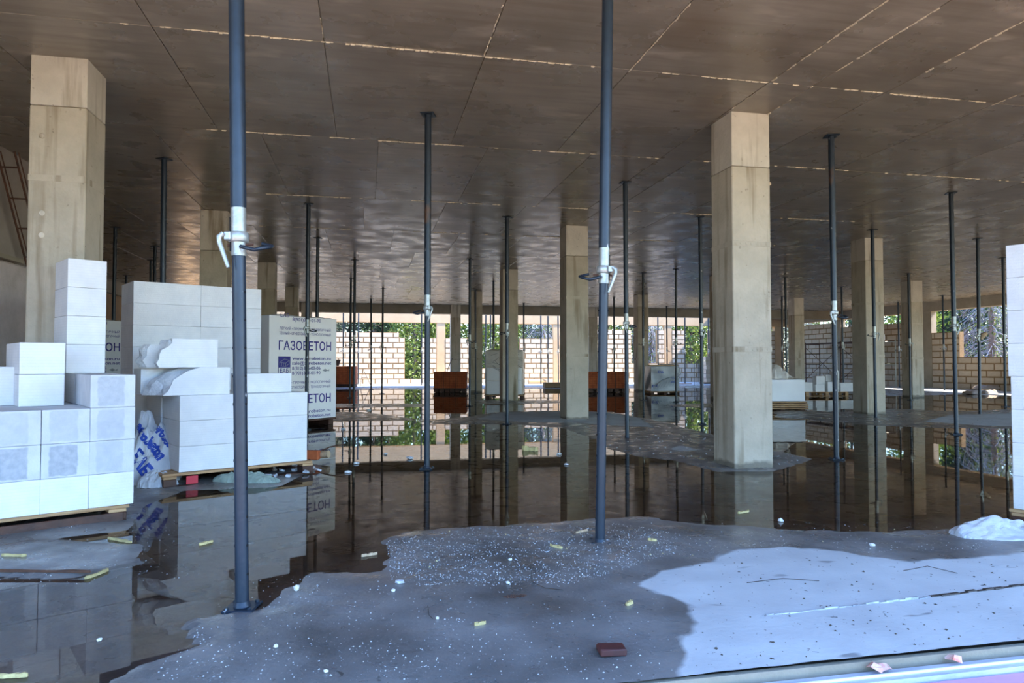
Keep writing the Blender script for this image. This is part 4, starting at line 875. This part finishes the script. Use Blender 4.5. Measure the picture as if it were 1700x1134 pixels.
for k, px in enumerate((444, 455, 468, 478, 489, 499, 508, 517, 528)):
    py = random.uniform(774, 797); X_, Y_ = at(px, py, 0); m = MB().bbox((-.03, -.02, 0), (.03, .02, .02), .006, jit=.008); o = m.build('film_shred', 'film', loc=(X_, Y_, .012), rz=random.uniform(0, 3)); tag(o, 'pale shred in the rubble by the second pallet, %s from the left' % (ORD+['ninth'])[k], 'shred', 'pale shreds beside the second pallet')
x, y = at(512, 767, 0); o = MB().bbox((0, -.04, .0), (.22, .04, .09), .008).build('timber_block', 'brick', loc=(x-.1, y, .03), rz=-.3); tag(o, 'reddish timber stub at the right end of the second pallet', 'timber')
o = MB().cyl((0, 0, .05), (.10, -.05, .06), .038, 12).build('timber_end', 'woodpale', loc=(x+.1, y, .02)); tag(o, 'round pale timber end lying right of the reddish stub', 'timber')
o = MB().tube([(0, 0, .02), (.10, .05, .10), (.2, .1, .14), (.36, .12, .17)], [.010, .009, .008, .004], 6).build('branch', 'rust', loc=(x, y-.08, 0)); tag(o, 'thin bent branch sticking up beside the timber stub', 'branch')

# ------------------------------------------------------------------ debris
def strip(px0, py0, px1, py1, w, matn, name, label, cat, h=.012, z=None, group=None):
    a = at(px0, py0, 0); b = at(px1, py1, 0); L = math.hypot(b[0]-a[0], b[1]-a[1]); n = 7; m = MB()
    vs = []
    for i in range(n+1):
        t = i/n; ww = w*(.45 if i in (0, n) else random.uniform(.75, 1.1)); o_ = random.uniform(-.1, .1)*w
        vs += [(t*L, -ww/2+o_, 0), (t*L, ww/2+o_, 0), (t*L, ww/2*.7+o_, h*random.uniform(.7, 1.2)), (t*L, -ww/2*.7+o_, h*random.uniform(.7, 1.2))]
    fs = [(0, 1, 2, 3), (n*4, n*4+3, n*4+2, n*4+1)]
    for i in range(n):
        for k in range(4): fs.append((i*4+k, i*4+(k+1) % 4, i*4+4+(k+1) % 4, i*4+4+k)[::-1])
    m.add(vs, fs); zz = max(0, fz((a[0]+b[0])/2, (a[1]+b[1])/2)) if z is None else z
    o = m.build(name, matn, loc=(a[0], a[1], zz+.001), rz=math.atan2(b[1]-a[1], b[0]-a[0])); return tag(o, label, cat, group)
strip(180, 895, 218, 902, .022, 'foamyellow', 'foam_strip', 'yellow foam strip on wet floor right of the front left pallet', 'foam strip')
strip(331, 906, 353, 900, .020, 'foamyellow', 'foam_strip', 'short yellow foam piece left of the nearest prop', 'foam strip')
strip(142, 962, 179, 948, .024, 'foamyellow', 'foam_strip', 'pale yellow foam piece at the tip of the rusty rod', 'foam strip')
strip(3, 929, 43, 930, .016, 'foamyellow', 'foam_strip', 'thin yellow foam strip near the left picture edge', 'foam strip')
strip(0, 1126, 46, 1124, .014, 'foamyellow', 'foam_strip', 'thin yellow strip in the bottom left corner', 'foam strip')
strip(914, 912, 933, 917, .022, 'foamyellow', 'foam_strip', 'curved yellow foam piece left of the near right prop base', 'foam strip')
strip(956, 891, 975, 886, .012, 'woodpale', 'wood_splinter', 'orange wood splinter beside the near right prop base', 'splinter')
strip(788, 1048, 806, 1044, .016, 'foamyellow', 'foam_strip', 'pale foam piece on the bare wet floor at bottom centre', 'foam strip')
strip(1040, 1014, 1050, 1009, .018, 'foamyellow', 'foam_strip', 'small yellow foam bit left of the dry patch', 'foam strip')
strip(1225, 853, 1243, 850, .020, 'foamyellow', 'foam_strip', 'orange foam bit floating below the big column', 'foam strip')
strip(1076, 902, 1090, 904, .018, 'foamyellow', 'foam_strip', 'pale yellow foam piece right of the near right prop', 'foam strip')
strip(150, 957, -60, 955, .010, 'rust', 'steel_rod', 'dark rusty rod lying at the left edge of the floor', 'rod')
strip(600, 925, 626, 921, .010, 'woodpale', 'wood_splinter', 'faint brown splinter in the shallow water at centre left', 'splinter')
strip(380, 797, 455, 795, .012, 'rust', 'wood_splinter', 'dark splinter under the green sack', 'splinter')
strip(867, 748, 893, 749, .05, 'foamyellow', 'floating_block', 'yellow floating foam block left of the centre column reflection', 'foam block', h=.05)
def chunk(px, py, s, matn, name, label, cat, group=None, flat=.6):
    bm = bmesh.new(); bmesh.ops.create_icosphere(bm, subdivisions=1, radius=1)
    m = MB(); m.add([(v.co.x*s*random.uniform(.7, 1.1), v.co.y*s*.8*random.uniform(.7, 1.1), v.co.z*s*flat*random.uniform(.7, 1.1)) for v in bm.verts], [[v.index for v in f.verts] for f in bm.faces]); bm.free()
    x, y = at(px, py, 0); o = m.build(name, matn, loc=(x, y, max(0, fz(x, y))+s*flat*.7), rz=random.uniform(0, 3)); return tag(o, label, cat, group)
chunk(492, 984, .018, 'chunk', 'white_chunk', 'white chunk of block on wet floor right of the nearest prop base', 'chunk', flat=1.1)
chunk(663, 974, .028, 'film', 'foil_scrap', 'crumpled translucent foil scrap at bottom centre', 'foil scrap', flat=.4)
chunk(653, 989, .012, 'chunk', 'white_chunk', 'white chip just below the foil scrap', 'chunk', flat=.8)
chunk(843, 976, .014, 'chunk', 'white_chunk', 'white chip above the brown stain at bottom centre', 'chunk')
chunk(847, 936, .015, 'chunk', 'white_chunk', 'white chip in the middle of the gravelly patch', 'chunk')
chunk(458, 1083, .012, 'chunk', 'white_chunk', 'small white chip at bottom left of centre', 'chunk')
chunk(541, 1123, .010, 'chunk', 'white_chunk', 'small white chip at the bottom edge', 'chunk')
chunk(165, 1064, .012, 'chunk', 'white_chunk', 'small white chip on the left foreground reflection', 'chunk')
chunk(726, 1036, .010, 'chunk', 'white_chunk', 'tiny white chip left of the bottom centre foam piece', 'chunk')
chunk(1448, 912, .020, 'chunk', 'white_chunk', 'white chip on the upper edge of the dry patch', 'chunk')
chunk(1296, 866, .022, 'chunk', 'white_chunk', 'white chip in shallow water right below the big column', 'chunk')
for k, (px, py, sz) in enumerate(((681, 762, .05), (640, 755, .035), (592, 770, .045), (545, 745, .03), (570, 713, .05), (928, 755, .04), (578, 785, .04), (612, 682, .06), (940, 772, .03))):
    o = chunk(px, py, sz, 'chunk' if k % 2 else 'block', 'floating_chunk', ['pale chunk in the puddle left of the centre prop', 'small pale chunk farther left of the centre prop', 'pale chunk in the puddle right of the rubble', 'small chunk floating just right of the printed pack reflection', 'pale chunk in the puddle by the paired thin props', 'white chunk in the puddle beside the yellow floating block', 'pale chunk nearest the rubble at the second pallet', 'dark seeming chunk on the silt ridge before the sunlit wall', 'small white chunk below the one by the yellow block'][k], 'chunk', 'pale chunks in the puddle', flat=.35)
x, y = at(1015, 1092, 0); o = MB().bbox((-.045, -.032, 0), (.045, .032, .022), .004, jit=.002).build('board_offcut', 'redwood', loc=(x, y, fz(x, y)+.001), rz=-.12); tag(o, 'dark red board offcut on the wet floor at bottom centre right', 'offcut')
# uncountable crumbs and grit
def scatter(name, label, cat, polys, n, smin, smax, matn, seed, zoff=0.0, par=None):
    r = np.random.default_rng(seed); V = []; Fc = []; base = np.array([(1, 0, 0), (-.5, .87, 0), (-.5, -.87, 0), (0, 0, 1.0)])
    cnt = 0
    for poly, share in polys:
        px = [p[0] for p in poly]; py = [p[1] for p in poly]; k = int(n*share); X = r.uniform(min(px), max(px), k*3); Y = r.uniform(min(py), max(py), k*3)
        ins_ = sdpoly(X, Y, poly) > 0; X, Y = X[ins_][:k], Y[ins_][:k]
        for a, b in zip(X, Y):
            wx, wy = at(a, b, 0); s = smin+(smax-smin)*r.random()**3.5; z = max(0, fz(wx, wy)); th = r.uniform(0, 6.28); c, s_ = math.cos(th), math.sin(th)
            j = base*(1+.5*(r.random((4, 3))-.5))*s; j[3, 2] *= .7
            V += [(wx+p[0]*c-p[1]*s_, wy+p[0]*s_+p[1]*c, z+p[2]-.0008) for p in j]; o_ = cnt*4; Fc += [(o_, o_+1, o_+3), (o_+1, o_+2, o_+3), (o_+2, o_, o_+3), (o_, o_+2, o_+1)]; cnt += 1
    m = MB(); m.add(V, Fc); o = m.build(name, matn); return tag(o, label, cat, kind='stuff')
G1 = [(640, 900), (760, 876), (1000, 868), (1130, 890), (1120, 925), (960, 975), (780, 980), (650, 975)]
scatter('pale_crumbs', 'fine pale block crumbs scattered over the wet gravelly floor', 'crumbs', [(G1, .74), ([(380, 960), (620, 950), (800, 990), (700, 1134), (250, 1134)], .10), ([(1050, 870), (1660, 865), (1660, 920), (1100, 930)], .12), ([(0, 890), (330, 850), (330, 960), (0, 980)], .08), ([(760, 980), (1100, 960), (1120, 1134), (700, 1134)], .04)], 15000, .0012, .0052, 'crumb', 1)
scatter('yellow_crumbs', 'tiny yellow foam crumbs on the wet floor', 'crumbs', [(G1, .7), ([(1050, 870), (1600, 870), (1600, 915), (1100, 930)], .3)], 90, .003, .008, 'foamyellow', 2)
scatter('dark_grit', 'dark grit on the dry floor patch and the silt islands', 'grit', [([(1150, 940), (1700, 930), (1700, 1060), (1150, 1120)], .35), ([(800, 705), (1180, 725), (1190, 772), (1010, 740)], .4), ([(1300, 690), (1660, 700), (1660, 710), (1300, 695)], .25)], 900, .002, .010, 'grit', 3)
scatter('island_crumbs', 'pale crumbs on the silt island beside the big column', 'crumbs', [([(930, 708), (1180, 728), (1190, 772), (1010, 745)], .7), ([(1290, 750), (1340, 762), (1290, 775)], .1), ([(1300, 690), (1500, 700), (1450, 706), (1300, 697)], .2)], 260, .004, .018, 'crumb', 4)
m = MB(); x, y = at(855, 997, 0); 
for k in range(120):
    a = random.uniform(0, 6.28); r_ = random.random()**.5; m.add([(math.cos(a)*r_*.05+q[0]*.004, math.sin(a)*r_*.02+q[1]*.004, q[2]*.004) for q in ((1, 0, 0), (-.5, .8, 0), (-.5, -.8, 0), (0, 0, 1))], [(0, 1, 3), (1, 2, 3), (2, 0, 3)])
o = m.build('rust_flakes', 'rust', loc=(x, y, fz(x, y))); tag(o, 'brown rust flakes heaped on the floor at bottom centre', 'flakes', kind='stuff')
for k, pts in enumerate((((880, 945), (884, 975), (905, 985), (935, 988)), ((710, 1015), (712, 1030), (718, 1036)), ((1240, 975), (1300, 968), (1360, 972)), ((1500, 955), (1540, 948), (1590, 960)))):
    w = [at(*p, 0) for p in pts]; o = MB().tube([(a, b, max(0, fz(a, b))+.004) for a, b in w], .0014, 5).build('wire', 'darksteel'); tag(o, ['thin curled wire below the near right prop', 'short thin wire at bottom centre', 'thin wire lying on the dry patch', 'bent wire on the upper right of the dry patch'][k], 'wire')

# ------------------------------------------------------------------ trees outside
def tree_mesh(seed, kind):
    r = random.Random(seed); e = empty('tree'); h = r.uniform(7.5, 9); t = MB(); t.tube([(0, 0, -.05), (.05, .02, h*.5), (0, .05, h)], [.17, .11, .02], 8); t.build('trunk', 'bark', e)
    lf = MB(); tw = MB()
    if kind == 'spruce':
        for k in range(150):
            z = .3+(h-.6)*k/150; R = (1-z/h)*2.0+.35; a = r.uniform(0, 6.28); dz = -R*.35; tip = Vector((math.cos(a)*R, math.sin(a)*R, z+dz)); s0 = Vector((0, 0, z)); mid = s0.lerp(tip, .5)+Vector((0, 0, .08)); tw.tube([s0, mid, tip], [.02, .012, .004], 4)
            for q in range(26):
                f = r.uniform(.15, 1); p = s0.lerp(tip, f)+Vector((r.uniform(-.16, .16), r.uniform(-.16, .16), r.uniform(-.22, .06))); s = r.uniform(.09, .19); d = Vector((math.cos(a+r.uniform(-.9, .9)), math.sin(a+r.uniform(-.9, .9)), r.uniform(-.8, .1))).normalized(); w = d.orthogonal().normalized()*s*.35
                lf.add([p, p+d*s+w, p+d*s*2, p+d*s-w], [(0, 1, 2, 3)])
    elif kind == 'leafy':
        for k in range(5200):
            a = r.uniform(0, 6.28); z = r.uniform(.3, h); R = 1.9*math.sin(PI*min(1, z/h*.9+.12))**.6*r.random()**.4; p = Vector((math.cos(a)*R, math.sin(a)*R, z)); s = r.uniform(.08, .16); d = Vector((r.uniform(-1, 1), r.uniform(-1, 1), r.uniform(-1, .4))).normalized(); w = d.orthogonal().normalized()*s*.5
            lf.add([p, p+d*s+w, p+d*s*2, p+d*s-w], [(0, 1, 2, 3)])
        for k in range(40): a = r.uniform(0, 6.28); z = r.uniform(.8, h*.9); tw.tube([(0, 0, z), (math.cos(a), math.sin(a), z+.5)], [.025, .008], 4)
    else:             # bare lower twigs with some leaves
        for k in range(260):
            a = r.uniform(0, 6.28); z = r.uniform(.3, h*.9); R = r.uniform(.8, 1.9); p0 = Vector((0, 0, z)); p1 = Vector((math.cos(a)*R, math.sin(a)*R, z-R*.5)); tw.tube([p0, p0.lerp(p1, .5)+Vector((0, 0, .12)), p1], [.02, .013, .005], 4)
            for q in range(5):
                f = r.uniform(.3, .95); b = p0.lerp(p1, f); tw.tube([b, b+Vector((r.uniform(-.3, .3), r.uniform(-.3, .3), -r.uniform(.2, .7)))], [.008, .003], 3)
            for q in range(5):
                p = p0.lerp(p1, r.random())+Vector((r.uniform(-.2, .2), r.uniform(-.2, .2), r.uniform(-.3, .1))); s = r.uniform(.04, .09); d = Vector((r.uniform(-1, 1), r.uniform(-1, 1), r.uniform(-1, .4))).normalized(); w = d.orthogonal().normalized()*s*.5
                lf.add([p, p+d*s+w, p+d*s*2, p+d*s-w], [(0, 1, 2, 3)])
    tw.build('branches', 'twig' if kind == 'bare' else 'bark', e)['kind'] = 'stuff'; lf.build('foliage', {'spruce': 'needle', 'leafy': 'leafg', 'bare': 'leafg'}[kind], e)['kind'] = 'stuff'
    return e
TP = {'spruce': tree_mesh(1, 'spruce'), 'leafy': tree_mesh(2, 'leafy'), 'bare': tree_mesh(3, 'bare')}; tused = set()
def put_tree(x, y, kind, label, s=1.0):
    if kind in tused: e = copy_tree(TP[kind])
    else: e = TP[kind]; tused.add(kind)
    e.location = (x, y, -.96); e.rotation_euler.z = random.uniform(0, 6.28); e.scale = (s, s, s); tag(e, label, 'tree', 'trees outside the building')
k = 0
kn = {'spruce': 'dark spruce tree', 'leafy': 'bright green leafy tree', 'bare': 'grey twiggy conifer with bare lower branches'}
where_b = ['behind the back wall at its left end', 'behind the printed pack beyond the back wall', 'beyond the back wall left of the tall opening', 'in the tall narrow back opening', 'at the right jamb of the tall narrow opening', 'above the middle brick pack', 'beyond the wrapped pallet', 'left of the centre column beyond the wall', 'beyond the wall behind the centre column', 'in the window left of the tarp covered pallet', 'behind the pier above the tarp covered pallet', 'in the window left of the big column', 'beyond the back wall behind the big column', 'beyond the back right corner', 'far beyond the back right corner']
kinds = ['leafy', 'spruce', 'leafy', 'spruce', 'spruce', 'leafy', 'leafy', 'leafy', 'bare', 'spruce', 'leafy', 'bare', 'leafy', 'spruce', 'leafy']
for i in range(15): put_tree(-11+i*2.75+random.uniform(-.5, .5), 45+random.uniform(-1.5, 1.5), kinds[i], kn[kinds[i]]+' '+where_b[i], random.uniform(.85, 1.05))
NUM = ['first', 'second', 'third', 'fourth', 'fifth', 'sixth', 'seventh', 'eighth', 'ninth', 'tenth', 'eleventh', 'twelfth', 'thirteenth', 'fourteenth', 'fifteenth', 'sixteenth']
for i in range(16): kd = ['spruce', 'leafy', 'spruce', 'bare'][i % 4]; put_tree(-15+i*3.3, 50.5+random.uniform(-1, 1), kd, kn[kd]+', %s from the left in the middle forest row' % NUM[i], random.uniform(1, 1.15))
for i in range(16): kd = ['spruce', 'spruce', 'leafy'][i % 3]; put_tree(-19+i*4.2, 57+random.uniform(-1, 1), kd, kn[kd]+', %s from the left in the rearmost forest row' % NUM[i], random.uniform(1.45, 1.6))
for i in range(8): put_tree(41+random.uniform(-1, 1), 13+i*4.6, 'spruce', 'dark spruce tree, %s from the front in the rearmost row outside the right wall' % NUM[i], 1.5)
wr = ['beyond the right wall past its front end', 'in the square window at the far right, right half', 'filling the square window at the far right', 'in the left part of the far right window', 'behind the far right column outside the right wall', 'outside the right wall behind the scaffold']
for i, (x, y, kd) in enumerate(((31, 15.5, 'leafy'), (31.5, 19.0, 'leafy'), (26.6, 25.2, 'bare'), (31, 26, 'bare'), (30, 30, 'spruce'), (31, 34, 'leafy'))): put_tree(x, y, kd, kn[kd]+' '+wr[i], 1.0)
for i in range(6): put_tree(36, 14+i*4.2, ['spruce', 'leafy'][i % 2], kn[['spruce', 'leafy'][i % 2]]+', %s from the front in the middle row outside the right wall' % NUM[i], 1.1)
